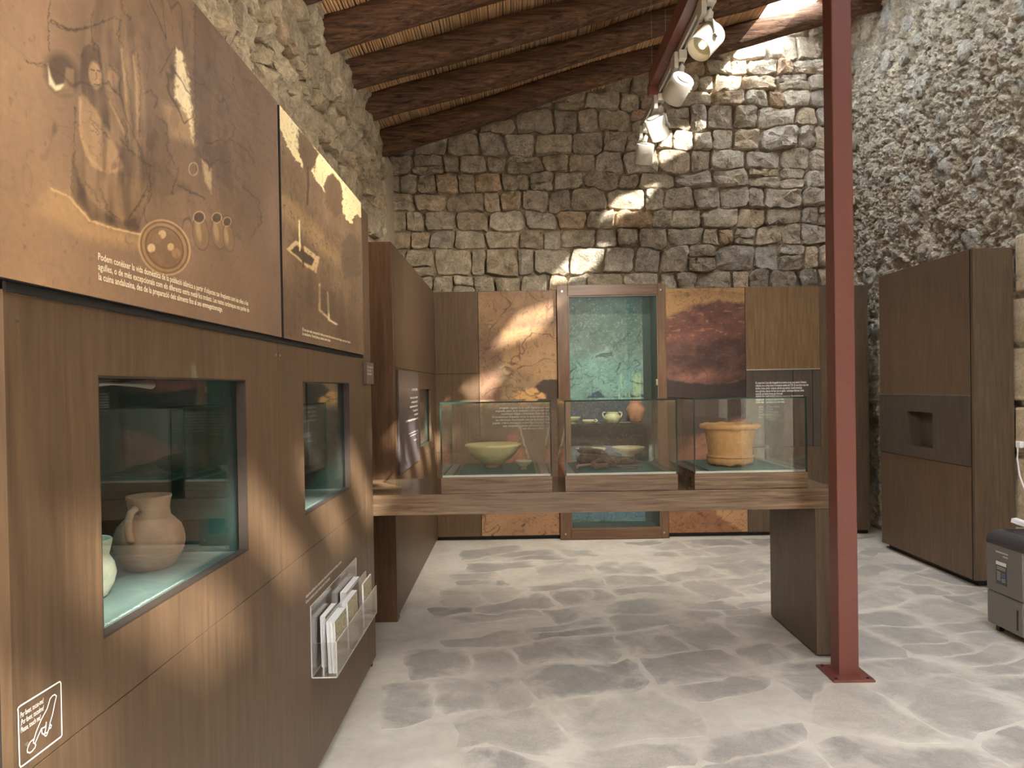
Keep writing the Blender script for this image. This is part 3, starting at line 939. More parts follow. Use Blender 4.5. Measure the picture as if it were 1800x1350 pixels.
# second seated figure in shade and wall masonry
cv.over(0.4 * cv.poly([(270, 205), (292, 210), (300, 300), (330, 330), (280, 350), (262, 300)], 8, 3), (96, 72, 52))
cv.over(0.5 * cv.poly([(378, 310), (372, 260), (404, 245), (410, 345)], 6, 3), (88, 68, 52))
cv.over(0.9 * cv.poly([(354, 280), (372, 295), (372, 340), (360, 318)], 4, 2), (190, 160, 122)); cv.over(0.8 * cv.ring(340, 297, 8, 11, 0, 0.2), (206, 176, 134))
cv.over(0.7 * cv.cracks(5, 3, 0.90, 0.8, 1.5) * np.clip(0.08 + cv.ell(290, 190, 190, 230, 0, 0.9), 0, 1), (64, 46, 32))
cv.over(0.35 * cv.cracks(11, 13, 0.88, 0.8, 2) * cv.ell(290, 230, 170, 190, 0, 0.9), (70, 50, 36))
for L_, w_ in (([(380, 262), (385, 225), (420, 208), (455, 240), (466, 300), (470, 420)], 1.6), ([(420, 550), (460, 590), (505, 645)], 1.5), ([(430, 575), (468, 622)], 1.4), ([(425, 600), (455, 630)], 1.3),
               ([(590, 650), (600, 700), (560, 640)], 1.5), ([(500, 460), (540, 520), (590, 600), (585, 660)], 1.6), ([(690, 870), (640, 960), (600, 1015)], 2), ([(704, 860), (668, 985), (640, 1060)], 1.8), ([(470, 880), (500, 980), (560, 1022)], 1.8),
               ([(600, 700), (700, 780), (702, 870)], 1.8), ([(235, 100), (280, 130), (350, 142), (420, 122), (432, 60)], 2.2), ([(420, 130), (430, 190), (462, 232)], 2), ([(640, 655), (660, 742), (705, 772)], 2), ([(825, 860), (880, 890), (955, 922)], 2.2),
               ([(740, 350), (800, 240), (815, 214)], 1.6), ([(905, 0), (906, 300), (912, 650)], 2.2), ([(560, 0), (580, 60), (610, 90)], 2), ([(525, 70), (560, 95), (545, 160), (575, 220)], 2), ([(575, 260), (600, 420), (625, 640)], 1.8), ([(640, 240), (655, 430), (650, 640)], 1.8),
               ([(500, 300), (560, 360), (555, 440)], 1.5), ([(665, 440), (700, 420), (735, 460), (715, 500)], 2.2), ([(730, 540), (775, 580), (780, 700), (830, 800), (800, 900)], 1.8), ([(230, 240), (225, 60), (240, 0)], 1.3), ([(110, 272), (140, 296), (220, 300)], 1.4),
               ([(1060, 640), (1150, 700), (1180, 760)], 1.5), ([(1130, 870), (1200, 930), (1215, 1030), (1170, 1100)], 1.6), ([(350, 500), (345, 700), (330, 880)], 1.3), ([(400, 850), (440, 900), (470, 960)], 1.4)):
    cv.over((0.25 + 0.5 * fbm(cv.a * 12, cv.b * 12, int(L_[0][1]) + 2)) * cv.line([(x_ / 2.647, y_ / 2.647) for x_, y_ in L_], w_ * 0.95, 4.5, int(L_[0][0])), (60, 44, 32))
for L_, w_ in (([(565, 230), (575, 330), (590, 470)], 3), ([(620, 260), (636, 400), (640, 600)], 3), ([(375, 470), (370, 600), (400, 720), (470, 790)], 2.5), ([(510, 470), (545, 540), (575, 620)], 3), ([(430, 290), (470, 330), (468, 400)], 1.5)):
    cv.over(0.55 * cv.line([(x_ / 2.647, y_ / 2.647) for x_, y_ in L_], w_, 1.5, 5), (204, 164, 118))
cv.over(0.4 * cv.cracks(18, 9, 0.85, 0.8, 2) * cv.ell(420, 230, 90, 130, 0, 0.8), (66, 50, 38))
cv.over(0.6 * cv.line([(92, 35), (120, 52), (160, 48), (200, 30)], 2, 4), (70, 52, 38))
# dish of food and pots
cv.over(cv.ell(290, 435, 43, 50, -30, 0.06), (168, 130, 90))
cv.over(0.8 * cv.ell(288, 436, 31, 38, -30, 0.2), (128, 98, 70))
for w_, rx, ry, c_ in ((0.04, 43, 50, (214, 176, 128)), (0.05, 39, 46, (96, 72, 50)), (0.06, 31, 38, (92, 68, 48))):
    cv.over(0.85 * cv.ring(289, 435, rx, ry, -30, w_), c_)
for x, y, r, c_ in ((266, 436, 7, (226, 190, 140)), (285, 412, 7, (214, 178, 130)), (300, 434, 6, (214, 178, 130)), (283, 452, 11, (140, 108, 76)), (300, 455, 11, (132, 100, 72)), (276, 420, 8, (150, 116, 82)), (310, 445, 8, (170, 130, 88))):
    cv.over(0.9 * cv.ell(x, y, r, r * 1.1, 0, 0.3), c_)
for x, y, rx, ry in ((353, 404, 14, 30), (384, 405, 12, 27), (402, 412, 10, 24)):
    cv.over(0.85 * cv.ell(x, y + 6, rx, ry, -8, 0.15), (142, 112, 82))
    cv.over(0.7 * cv.ell(x - 4, y + 2, rx * 0.35, ry * 0.6, -8, 0.6), (190, 156, 114))
    cv.over(0.9 * cv.ell(x - 3, y - 22, rx * 0.62, ry * 0.3, 20, 0.2), (92, 70, 52)); cv.over(0.9 * cv.ring(x - 3, y - 22, rx * 0.7, ry * 0.34, 20, 0.18), (204, 170, 126))
    cv.over(0.6 * cv.ring(x, y + 6, rx, ry, -8, 0.07), (80, 60, 44))
fold = np.clip((fbm(cv.a * 34 + 1.5 * fbm(cv.a * 6, cv.b * 6, 91), cv.b * 7, 92, 3) - 0.5) * 5, -1, 1)
fig = np.clip(cv.ell(205, 190, 62, 200, -4, 0.5) + cv.ell(195, 330, 75, 62, 12, 0.5), 0, 1)
cv.mul(0.55 * fig * np.clip(fold, 0, 1), (0.66, 0.64, 0.62)); cv.over(0.28 * fig * np.clip(-fold, 0, 1), (206, 168, 122))
wl = np.clip((fbm(cv.a * 16, cv.b * 16, 95, 5, 0.6) - 0.52) * 6, 0, 1) * cv.ell(330, 190, 150, 230, 0, 0.8)
cv.mul(0.4 * wl, (0.72, 0.70, 0.68))
mas = np.clip(1 - np.abs(np.sin((cv.b * 1.0 + 0.02 * fbm(cv.a * 9, cv.b * 9, 96)) * 95)) * 5, 0, 1) * (vnoise(cv.a * 26, cv.b * 40, 97) > 0.42) * cv.ell(420, 230, 62, 120, 0, 0.6)
cv.over(0.5 * mas, (70, 54, 42))
spk = np.clip((vnoise(cv.a * 90, cv.b * 90, 4) - 0.86) * 8, 0, 1)
cv.over(0.35 * spk, (104, 74, 48))
cv.make('print', pan1)
U_, V_ = (0, 1, 0), (0, 0, 1)
tp = on_x(171, 456, XP); te = on_x(437, 540, XP)
lettering('lettering', ["Podem conèixer la vida domèstica de la població islàmica a partir d'objectes tan freqüents com les olles o les",
                        "agulles, o de més excepcionals com els diferents estris metàl·lics trobats. Les restes ceràmiques ens parlen de",
                        "la cuina andalusina, des de la preparació dels aliments fins al seu emmagatzematge."],
          0.0185, (XP, tp.y, tp.z), U_, V_, MAT['ink_warm'], pan1, width=te.y - tp.y, leading=1.0, bold=0.0003)
# second picture: a farm with trees
cv = Canvas((XP, 2.326, PANZ + 0.013), (0, 1, 0), (0, 0, 1), 3.554 - 2.326, HP - PANZ - 0.014, 420, 280)
n1 = fbm(cv.a * 7, cv.b * 7, 23)[..., None]; n2 = fbm(cv.a * 60, cv.b * 60, 29, 3)[..., None]
cv.c = np.array([126, 102, 78]) * (0.74 + 0.36 * n1 + 0.22 * n2)
K = 2.647
cr = lambda L: [(x / K, y / K) for x, y in L]
cv.over(0.5 * cv.poly([(488, 335), (520, 355), (560, 400), (600, 455), (590, 470), (540, 420), (488, 372)], 14), (196, 156, 106))
cv.over(0.55 * cv.poly([(488, 480), (560, 500), (640, 560), (640, 640), (488, 610)], 40), (106, 84, 66))
SKYP = cr([(1280, 440), (1290, 585), (1320, 640), (1345, 690), (1372, 742), (1412, 782), (1392, 700), (1388, 600), (1440, 650), (1482, 712), (1466, 765), (1448, 800),
           (1480, 850), (1514, 905), (1508, 860), (1518, 820), (1545, 800), (1582, 850), (1592, 925), (1592, 995), (1636, 1042), (1652, 1000), (1690, 1015), (1690, 900)])
cv.over(cv.poly(SKYP, 1.2, 4.5, 5), (242, 222, 172))
cv.over(0.6 * cv.poly(cr([(1392, 600), (1388, 700), (1415, 780), (1445, 795), (1470, 750), (1480, 712), (1440, 650)]), 3, 4, 6), (96, 76, 56))
cv.over(0.85 * cv.line(cr([(1432, 780), (1434, 860), (1430, 950)]), 2.2, 0.8), (78, 60, 44))
cv.over(0.6 * cv.poly(cr([(1545, 805), (1580, 852), (1590, 990), (1560, 1010), (1520, 960), (1508, 870)]), 3, 4, 7), (100, 80, 60))
cv.over(0.7 * cv.poly([(603, 425), (618, 408), (632, 425), (634, 485), (606, 490), (600, 455)], 4, 6, 8), (96, 78, 62))
cv.over(0.4 * cv.cracks(16, 33, 0.82, 0.8, 2) * cv.poly([(488, 350), (560, 380), (600, 440), (600, 500), (530, 500), (488, 460)], 20), (70, 54, 40))
cv.over(0.95 * cv.poly([(503, 438), (520, 422), (562, 452), (556, 480), (540, 470)], 2.5, 1), (216, 184, 134))
cv.over(0.95 * cv.poly([(511, 440), (521, 431), (553, 456), (548, 467), (536, 462)], 2.5, 1), (84, 66, 50))
cv.over(0.95 * cv.line([(526, 388), (527, 440)], 2.0, 0.6), (246, 226, 180)); cv.over(0.8 * cv.line([(532, 430), (533, 470)], 2.6, 0.8), (84, 66, 50))
cv.over(0.9 * cv.line([(562, 500), (562, 545), (578, 560)], 2.6, 1), (220, 190, 140)); cv.over(0.95 * cv.line([(576, 515), (578, 562), (592, 570)], 2.2, 1), (246, 226, 180))
cv.over(0.5 * cv.poly([(560, 505), (590, 515), (592, 560), (562, 545)], 6, 3), (90, 72, 56))
for x, y0, y1 in ((500, 490, 590), (515, 520, 590), (600, 510, 600), (620, 500, 610), (545, 470, 540)):
    cv.over(0.35 * cv.poly([(x - 8, y1), (x - 5, y0 + 20), (x, y0), (x + 6, y0 + 25), (x + 9, y1)], 6, 5, int(x)), (84, 66, 52))
cv.over(0.6 * cv.cracks(14, 53, 0.84, 0.8, 2), (62, 48, 36))
cv.make('print', pan2)
tp = on_x(531, 581, XP); te = on_x(616, 604, XP)
lettering('lettering', ["El cas que cada conqueridor devia procurar altres terres econòmiques, com ara el cultiu o",
                        "la ramaderia i l'horticultura, devien tenir sínies."],
          0.0155, (XP, tp.y, tp.z), U_, V_, MAT['ink_warm'], pan2, width=te.y - tp.y, bold=0.0003)
# niche captions, screws, pictogram, plaque
for (y0, y1), q in zip(NI, (0.0, 0.02)):
    zf = NZ0 - 0.0055
    lettering('lettering', ["Olles i gerres de cuina andalusina, segles XII-XIII, procedents de les excavacions", "Ollas y jarras de cocina andalusí"], 0.014,
              (XL - 0.05, y0 + 0.03, zf), (0, 1, 0), (-1, 0, 0), MAT['ink'], cab, width=(y1 - y0) * 0.55, lift=0.0008)
for y, z in ((1.10, 1.62), (2.29, 1.62), (2.33, 1.62), (3.58, 1.60), (2.29, 0.95), (2.33, 0.95), (1.10, 0.95)):
    cyl('screw', (XL - 0.002, y, z), (XL + 0.0012, y, z), 0.004, MAT['screw'], cab, 10)
px = lambda L: [on_x(20 + x * 120 / 953, 1180 + y * 120 / 953, XL + 0.0014) for x, y in L]
fr = px([(95, 560), (90, 530), (100, 505), (130, 480), (655, 155), (680, 145), (692, 170), (705, 850), (705, 890), (690, 915), (165, 1315), (130, 1335), (115, 1310), (95, 560)])
pic = ribbon('touch_sign', [fr], 0.0026, MAT['ink'], cab, (1, 0, 0))
ribbon('hand_outline', [px([(330, 1005), (305, 1000), (320, 940), (345, 850), (415, 680), (500, 520), (540, 385), (570, 345), (605, 325), (630, 345), (605, 450), (575, 600), (540, 720), (525, 800), (495, 890), (480, 905), (460, 890), (480, 800), (488, 705)]),
                        px([(488, 740), (465, 780), (420, 800), (380, 890), (330, 1005)]), px([(425, 810), (425, 860), (445, 880), (465, 870)]), px([(530, 800), (550, 790), (560, 755), (540, 745)]), px([(465, 865), (500, 855)]),
                        px([(330, 1005), (340, 1030), (330, 1065), (290, 1115), (260, 1138), (225, 1130), (220, 1100), (235, 1050), (265, 985), (315, 945)])], 0.0021, MAT['ink'], pic, (1, 0, 0))
tp, te = px([(128, 655), (450, 455)])
lettering('lettering', ["Per favor, tocau-me!", "¡Por favor, tocadme!", "Please, touch me!"], 0.0125, (XL, tp.y, tp.z), U_, V_, MAT['ink'], pic, width=te.y - tp.y, leading=0.95)
tp = on_x(537, 1052, XL); te = on_x(599, 981, XL)
lettering('lettering', ["Aquestes publicacions representen l'interior de l'entorn on la fauna i la vida", "Estan pensades perquè visiteu a peu la muntanya"], 0.017, (XL, tp.y, tp.z), U_, V_, MAT['ink'], cab, width=te.y - tp.y, leading=1.2)
pq = box('plaque', (XL + 0.001, XL + 0.02, 3.60, 3.78, 1.53, 1.645), MAT['plaque'], cab)
lettering('lettering', ["Sala d'exposició", "Benvinguts", "Bienvenidos"], 0.018, (XL + 0.02, 3.615, 1.615), U_, V_, MAT['ink'], pq, width=0.14)

# ------------------------------------------------------------------ inner left display unit
IN0 = 4.50
inn = thing('display_unit', (-1.0, 5.7, 0), 'inner brown veneer display unit with tall grained end post beside the table', 'cabinet', 'wooden display units')
NI3 = (5.74, 6.48, 1.02, 1.50)
box('end_post', (XWL + 0.12, XL, IN0, IN0 + 0.09, 0, HP), MAT['wood_grain'], inn)
g = 0.0012
boxes('front_board', [(XL - T, XL, IN0 + .092, YB - g, 1.645, HP)], MAT['wood'], inn)
a, b, c, d = NI3
boxes('front_board', [(XL - T, XL, IN0 + .092, a, 0.935, 1.642), (XL - T, XL, b, YB, 0.935, 1.642), (XL - T, XL, a, b, 0.935, c), (XL - T, XL, a, b, d, 1.642)], MAT['wood'], inn)
boxes('front_board', [(XL - T, XL, IN0 + .092, YB, 0.03, 0.932)], MAT['wood'], inn)
box('top_board', (XWL + 0.12, XL - T, IN0 + .09, YB, HP - .02, HP), MAT['wood'], inn)
box('backing', (XL - T - .02, XL - T - .002, IN0 + .09, a - .05, 0, HP - .03), MAT['black'], inn)
niche(inn, a, b, c, d, XL, 0.35, MAT['teal_floor'])
area('niche_light', (XL - 0.07, (a + b) / 2, d + 0.012), (0, 0, -1), 0.02, 0.5, 0.8, (0.75, 0.95, 1.0), spread=RAD(100))
sg = box('sign_panel', (XL + 0.001, XL + 0.014, 4.62, 5.57, 0.935, 1.63), MAT['sign'], inn)
sg['label'] = 'grey information sign with white lettering'
lettering('lettering', ["La conquesta catalana"], 0.034, (XL + 0.014, 5.50, 1.49), U_, V_, MAT['ink'], sg, 'RIGHT', bold=0.0008)
lettering('lettering', ["Iniciada la conquesta el mes de setembre", "amb el desembarcament de Jaume I,", "la defensa de l'illa es va organitzar a l'interior", "de l'illa en castells i coves on", "la gent es va refugiar.", "Darrera resistència que va durar més de dos anys a les muntanyes"],
          0.026, (XL + 0.014, 5.50, 1.43), U_, V_, MAT['ink'], sg, 'RIGHT', width=0.62, leading=1.25, bold=0.0008)
lettering('lettering', ["La conquista catalana: iniciada en septiembre", "la gente se refugió en cuevas y castillos", "de la isla", "The Catalan conquest", "in caves"],
          0.017, (XL + 0.014, 5.50, 1.175), U_, V_, MAT['ink'], sg, 'RIGHT', width=0.5, leading=1.25)

# ------------------------------------------------------------------ table with three glass cases
TZ = 0.925
tb = thing('display_table', (0.4, 4.15, 0), 'long brown wooden table carrying three glass showcases', 'table')
box('tabletop', (XWL + 0.12, 1.745, 3.805, 4.495, TZ - 0.112, TZ), MAT['wood_x'], tb, 0.002)
box('leg_panel', (1.625, 1.745, 3.805, 4.495, 0.012, TZ - 0.1125), MAT['wood_r'], tb, 0.004)
box('foot_strip', (1.64, 1.73, 3.83, 4.47, 0.0, 0.0115), MAT['black'], tb)
def showcase(x0, x1, label):
    y0, y1, z0, z1 = 3.82, 4.46, TZ, 1.425
    th = 0.008
    s = thing('showcase', ((x0 + x1) / 2, (y0 + y1) / 2, z0), label, 'showcase', 'glass showcases on the table')
    zb = z0 + 0.088
    box('plinth', (x0, x1, y0, y1, z0, zb), MAT['wood_x'], s, 0.0015)
    def pane(b, thin):
        bm = bmesh.new(); bx(bm, *b); bm.faces.ensure_lookup_table()
        for f in bm.faces:
            n = f.normal if f.normal.length else None
            f.normal_update()
            if abs(f.normal[thin]) < 0.5: f.material_index = 1
        return bm_add('glass_pane', bm, [MAT['glass'], MAT['glass_edge']], s)
    e = 0.0005
    pane((x0, x1, y0, y0 + th, zb, z1 - th), 1)
    bk = pane((x0, x1, y1 - th, y1, zb, z1 - th), 1)
    pane((x0, x0 + th, y0 + th + e, y1 - th - e, zb, z1 - th), 0)
    pane((x1 - th, x1, y0 + th + e, y1 - th - e, zb, z1 - th), 0)
    pane((x0, x1, y0, y1, z1 - th + e, z1 + e), 2)
    bd = box('base_board', (x0 + .012, x1 - .012, y0 + .012, y1 - .012, zb, zb + 0.006), MAT['teal_floor'], s, 0)
    box('inset_board', (x0 + .085, x1 - .085, y0 + .035, y1 - .05, zb + .006, zb + .013), MAT['teal'], s, 0.001)
    for xa in (x0 + .058, x1 - .078):
        box('light_slot', (xa, xa + .02, y0 + .035, y1 - .05, zb + .006, zb + .0085), MAT['slot'], s, 0)
    box('front_trim', (x0 + .008, x1 - .008, y0 + .0085, y0 + .0115, zb, zb + .012), MAT['alu'], s, 0)
    lettering('lettering', ["Objectes trobats a les coves de refugi, segle XIII. Ceràmica vidrada i fusta."], 0.012, (x0 + 0.13, y0 + 0.055, zb + .013), (1, 0, 0), (0, 1, 0), MAT['ink_dim'], s, width=0.26, lift=0.001)
    return s, bk, zb + .013
CX = [(-0.411, 0.196), (0.268, 0.884), (0.975, 1.593)]
s1, bk1, CZ = showcase(*CX[0], 'glass showcase holding a large green bowl, leftmost on the table')
s2, bk2, _ = showcase(*CX[1], 'middle glass showcase holding charred wood fragments')
s3, bk3, _ = showcase(*CX[2], 'glass showcase holding a large terracotta basin, rightmost on the table')
yb = 4.46 - 0.0085
tp = on_y(964, 716, yb); te = on_y(869, 744, yb)
lettering('lettering', ["amagades, algunes de les quals degueren ser", "emprades abans de la conquesta com a pou per", "recol·lecció d'aigua o d'elements d'aixo de",
                        "El coneixement d'aquestes coves ve donat tant per", "les referències documentals com per la tradició", "popular, si bé la investigació arqueològica ha pogut",
                        "anar completant aquesta informació amb", "amb diferents treballs"], 0.0195, (0.185, yb, tp.z - 0.005), (1, 0, 0), (0, 0, 1), MAT['ink'], bk1, 'RIGHT', width=0.33, leading=0.98, bold=0.0003)

# ------------------------------------------------------------------ pottery and finds
def bowl(name, r, h, foot, mat, loc, label, cat='bowl', group=None, wall=0.012, flat=0.0, wob=0.008, seed=1):
    prof = [(foot, 0), (foot * 1.02, h * 0.10), (foot * 0.9, h * 0.16), (r * 0.55, h * 0.30), (r * 0.80, h * 0.52), (r * 0.94, h * 0.76), (r * 0.99, h * 0.93),
            (r, h * 0.97), (r * 0.995, h), (r - wall * 0.7, h), (r - wall, h * 0.95), (r * 0.86, h * 0.72), (r * 0.68, h * 0.46), (r * 0.4, h * 0.28), (0.006, h * 0.24)]
    return tag(lathe(name, prof, mat, None, loc, 44, wob, seed), label, cat, group)
gb = thing('green_bowl', (-0.11, 4.20, CZ), 'large olive green glazed bowl on a foot in the left showcase', 'bowl')
bc = (-0.135, 4.18, CZ)
lathe('body', [(0.050, 0.018), (0.062, 0.024), (0.10, 0.050), (0.140, 0.088), (0.158, 0.118), (0.160, 0.122), (0.1655, 0.126), (0.166, 0.136), (0.163, 0.139), (0.152, 0.136), (0.150, 0.122), (0.13, 0.09), (0.09, 0.055), (0.04, 0.038), (0.004, 0.036)], MAT['green_glaze'], gb, bc, 56, 0.006, 3)
lathe('foot', [(0.050, 0), (0.052, 0.006), (0.046, 0.020), (0.044, 0.024), (0.01, 0.024)], MAT['bone'], gb, bc, 40)
lathe('rim_band', [(0.1655, 0.126), (0.1675, 0.128), (0.1675, 0.137), (0.164, 0.1405), (0.156, 0.1385)], MAT['yellow_glaze'], gb, bc, 56, 0.006, 3)
tag(lathe('small_bowl', [(0.018, 0), (0.019, 0.004), (0.013, 0.012), (0.030, 0.024), (0.043, 0.038), (0.048, 0.050), (0.0465, 0.052), (0.043, 0.050), (0.036, 0.036), (0.02, 0.026), (0.003, 0.024)], MAT['glazed_pot'], None, (0.045, 4.05, CZ), 36, 0.01, 5),
    'small pale stemmed bowl beside the large green bowl', 'bowl')
# terracotta basin
tc = thing('terracotta_basin', (1.26, 4.12, CZ), 'wide orange terracotta basin with thick rim and broken base', 'pot')
bl = (1.262, 4.12, CZ)
def chip(a, r, z, i):
    if i <= 1: return 0.012 * (0.5 + 0.5 * math.sin(3 * a + 1) * math.sin(5 * a + 2) + 0.35 * math.sin(11 * a)) + 0.001
    return 0
lathe('body', [(0.118, 0.0), (0.128, 0.004), (0.130, 0.022), (0.132, 0.040), (0.128, 0.046), (0.124, 0.052), (0.128, 0.10), (0.137, 0.16), (0.143, 0.205), (0.143, 0.214), (0.128, 0.214), (0.122, 0.14), (0.112, 0.05), (0.004, 0.045)], MAT['terracotta'], tc, bl, 56, 0.006, 8, chip)
lathe('rim', [(0.140, 0.208), (0.166, 0.214), (0.172, 0.221), (0.173, 0.234), (0.168, 0.241), (0.150, 0.242), (0.132, 0.238), (0.128, 0.214)], MAT['terracotta'], tc, bl, 56, 0.0035, 9, lambda a, r, z, i: 0.002 * math.sin(9 * a) + 0.0015 * math.sin(17 * a))
lathe('base_band', [(0.131, 0.044), (0.136, 0.048), (0.137, 0.055), (0.128, 0.060)], MAT['terracotta'], tc, bl, 56, 0.006, 8)
# charred wood fragments
def rough_log(name, pts, rad, label, n=14, seed=1, mat='char', cat='wood', wob=0.12, group='charred wood finds in the middle showcase'):
    P = []
    R = []
    for i in range(len(pts) - 1):
        for k in range(5):
            t = k / 5
            P.append([a * (1 - t) + b * t for a, b in zip(pts[i], pts[i + 1])]); R.append(rad[i] * (1 - t) + rad[i + 1] * t)
    P.append(pts[-1]); R.append(rad[-1])
    return tag(tube(name, P, R, MAT[mat], None, n, wob, seed), label, cat, group)
z = CZ
def cp(u, v, y):               # point of the finds at a real depth inside the middle case
    q = on_y(u, v, y); return (q.x, y, q.z)
rough_log('charred_log', [(0.365, 4.17, z + .035), (0.45, 4.17, z + .036), (0.56, 4.18, z + .030), (0.66, 4.19, z + .026), (0.74, 4.19, z + .018)], [0.033, 0.036, 0.027, 0.02, 0.006], 'long charred log tapering to the right, largest wood find in the middle case', 16, 4)
rough_log('charred_branch', [(0.375, 4.26, z + .084), (0.44, 4.255, z + .086), (0.52, 4.24, z + .074), (0.56, 4.22, z + .055)], [0.016, 0.02, 0.016, 0.006], 'short bark-covered branch lying on top of the charred log', 12, 5)
rough_log('charred_stick', [(0.43, 4.05, z + .018), (0.475, 4.07, z + .040), (0.50, 4.08, z + .046), (0.55, 4.05, z + .026), (0.59, 4.01, z + .007)], [0.011, 0.013, 0.011, 0.008, 0.006], 'thin bent charred stick leaning in front of the log', 10, 6)
rough_log('wood_cylinder', [(0.435, 3.985, z + .0175), (0.46, 3.985, z + .0175), (0.525, 3.985, z + .0175)], [0.0155, 0.017, 0.016], 'short grooved wooden cylinder in front of the charred log', 14, 7, wob=0.05)
rough_log('curved_horn', [(0.348, 3.97, z + .008), (0.342, 3.975, z + .014), (0.352, 3.985, z + .020), (0.38, 4.0, z + .022), (0.43, 4.02, z + .022)], [0.009, 0.009, 0.009, 0.008, 0.007], 'pale curved hook-shaped find left of the wooden cylinder', 10, 8, 'bone', 'find', 0.06)
rough_log('thin_pin', [(0.55, 4.09, z + .005), (0.65, 4.10, z + .005), (0.76, 4.11, z + .005)], [0.005, 0.005, 0.003], 'long thin pale rod lying right of the charred log', 8, 9, 'bone', 'find', 0.05)
rough_log('metal_needle', [(0.60, 3.975, z + .004), (0.64, 3.985, z + .005), (0.69, 3.98, z + .004)], [0.004, 0.005, 0.003], 'small flat needle fragment near the front glass', 8, 10, 'bone', 'find', 0.05)

# jug and pot in the near niche
jl = (-0.985, 1.872, NZ0 - 0.0055)
jug = thing('clay_jug', jl, 'round bellied brown clay jug with one handle in the near niche', 'jug')
lathe('body', [(0.052, 0), (0.062, 0.006), (0.078, 0.035), (0.086, 0.060), (0.0875, 0.075), (0.085, 0.092), (0.078, 0.112), (0.062, 0.130), (0.054, 0.137), (0.052, 0.142), (0.050, 0.160), (0.053, 0.182), (0.056, 0.190), (0.055, 0.194), (0.050, 0.193), (0.046, 0.165), (0.046, 0.14), (0.03, 0.11), (0.004, 0.1)], MAT['jug'], jug, jl, 48, 0.006, 4)
for zz_ in (0.040, 0.050, 0.137):
    r_ = {0.040: 0.0805, 0.050: 0.0838, 0.137: 0.0545}[zz_]
    lathe('groove_band', [(r_ - .003, zz_ - .003), (r_ + .0012, zz_), (r_ - .003, zz_ + .003)], MAT['jug'], jug, jl, 48, 0.006, 4)
ha = RAD(-92)
hp = []
for rr_, zz_ in ((0.047, 0.158), (0.066, 0.166), (0.084, 0.160), (0.095, 0.142), (0.097, 0.118), (0.092, 0.098), (0.081, 0.090)):
    hp.append((jl[0] + rr_ * math.cos(ha), jl[1] + rr_ * math.sin(ha), jl[2] + zz_))
tube('handle', hp, [0.010, 0.0095, 0.009, 0.009, 0.009, 0.0095, 0.011], MAT['jug'], jug, 12)
pl_ = (-0.985, 1.592, NZ0 - 0.0055)
tag(lathe('glazed_pot', [(0.034, 0), (0.044, 0.006), (0.056, 0.03), (0.062, 0.055), (0.058, 0.078), (0.050, 0.092), (0.047, 0.096), (0.049, 0.105), (0.053, 0.120), (0.055, 0.132), (0.053, 0.135), (0.049, 0.132), (0.044, 0.105), (0.04, 0.09), (0.004, 0.08)], MAT['glazed_pot'], None, pl_, 44, 0.01, 6),
    'pale glazed pot beside the clay jug, half hidden by the niche edge', 'pot')

# ------------------------------------------------------------------ back display wall
FX0, FX1 = 0.424, 1.486
Xb = [XL, -0.349, FX0, FX1, 2.272, 3.0, 3.475]
YD = 7.36
def unit(x0, x1, zs, mats, name, label, cat='panel', group=None):
    u = thing(name, ((x0 + x1) / 2, YB + 0.1, 0), label, cat, group)
    box('carcass', (x0 + .003, x1 - .003, YB + 0.021, YD, 0.04, HP - .004), MAT['black'], u, 0)
    for (z0, z1), m in zip(zip(zs[:-1], zs[1:]), mats):
        box('board', (x0 + .0015, x1 - .0015, YB, YB + .02, z0 + .0015, z1 - .0015), MAT[m], u, 0.001)
    box('plinth', (x0, x1, YB + .05, YD, 0, 0.04), MAT['black'], u, 0)
    return u
unit(Xb[0], Xb[1], [0.04, 0.875, 1.645, HP], ['wood'] * 3, 'panel_unit', 'plain dark wooden panel unit in the left corner of the far wall', 'panel', 'wooden panels along the far wall')
i1 = unit(Xb[1], Xb[2], [0.04, HP], ['black'], 'picture_unit', 'tall ochre cave picture panel left of the framed glass door', 'picture', 'picture panels along the far wall')
i2 = unit(Xb[3], Xb[4], [0.04, HP], ['black'], 'picture_unit', 'tall reddish brown rock picture panel right of the framed glass door', 'picture', 'picture panels along the far wall')
u3 = unit(Xb[4], Xb[5], [0.04, 0.875, 1.635, HP], ['wood_r', 'metal_dark', 'wood_tan'], 'panel_unit', 'wooden panel unit with a dark lettered board behind the terracotta basin', 'panel', 'wooden panels along the far wall')
unit(Xb[5], Xb[6], [0.04, 0.875, 1.635, HP], ['wood_r'] * 3, 'panel_unit', 'narrow brown panel unit seen right of the red column', 'panel', 'wooden panels along the far wall')
yp = YB - 0.0015
for x in (2.73, 2.92):
    box('plank_joint', (x, x + .006, yp - .0005, YB, 0.88, 1.63), MAT['gap'], u3, 0)
box('ledge', (2.275, 2.997, YB - .008, YB, 1.630, 1.640), MAT['alu'], u3, 0)
tp = on_y(1328, 673, yp); te = on_y(1421, 668, yp)
lettering('lettering', ["El conjunt de la Cova dels Amagatalls és un indret on una cova natural a l'interior,",
                        "utilitzada com a refugi durant la conquesta catalana del 1229. En van entrar unes vint",
                        "famílies, homes, dones i criatures, amb els seus animals i atuells domèstics;",
                        "eines agrícoles, objectes de fusta com un agulló, i ceràmiques diverses i altres",
                        "materials que havien format part de la casa.",
                        "L'excavació i la recuperació de l'entorn va permetre que l'home formés part",
                        "d'un gran conjunt com pocs d'avui de la cova,",
                        "i de les restes arqueològiques que hem trobat."], 0.030, (tp.x, yp, tp.z - 0.01), (1, 0, 0), (0, 0, 1), MAT['ink'], u3, width=(te.x - tp.x), leading=0.9, bold=0.0006)
tp = on_y(1330, 703, yp)
lettering('lettering', ["Excavació de la Cova dels Amagatalls"], 0.028, (tp.x, yp, tp.z - .01), (1, 0, 0), (0, 0, 1), MAT['ink_dim'], u3, width=0.2)
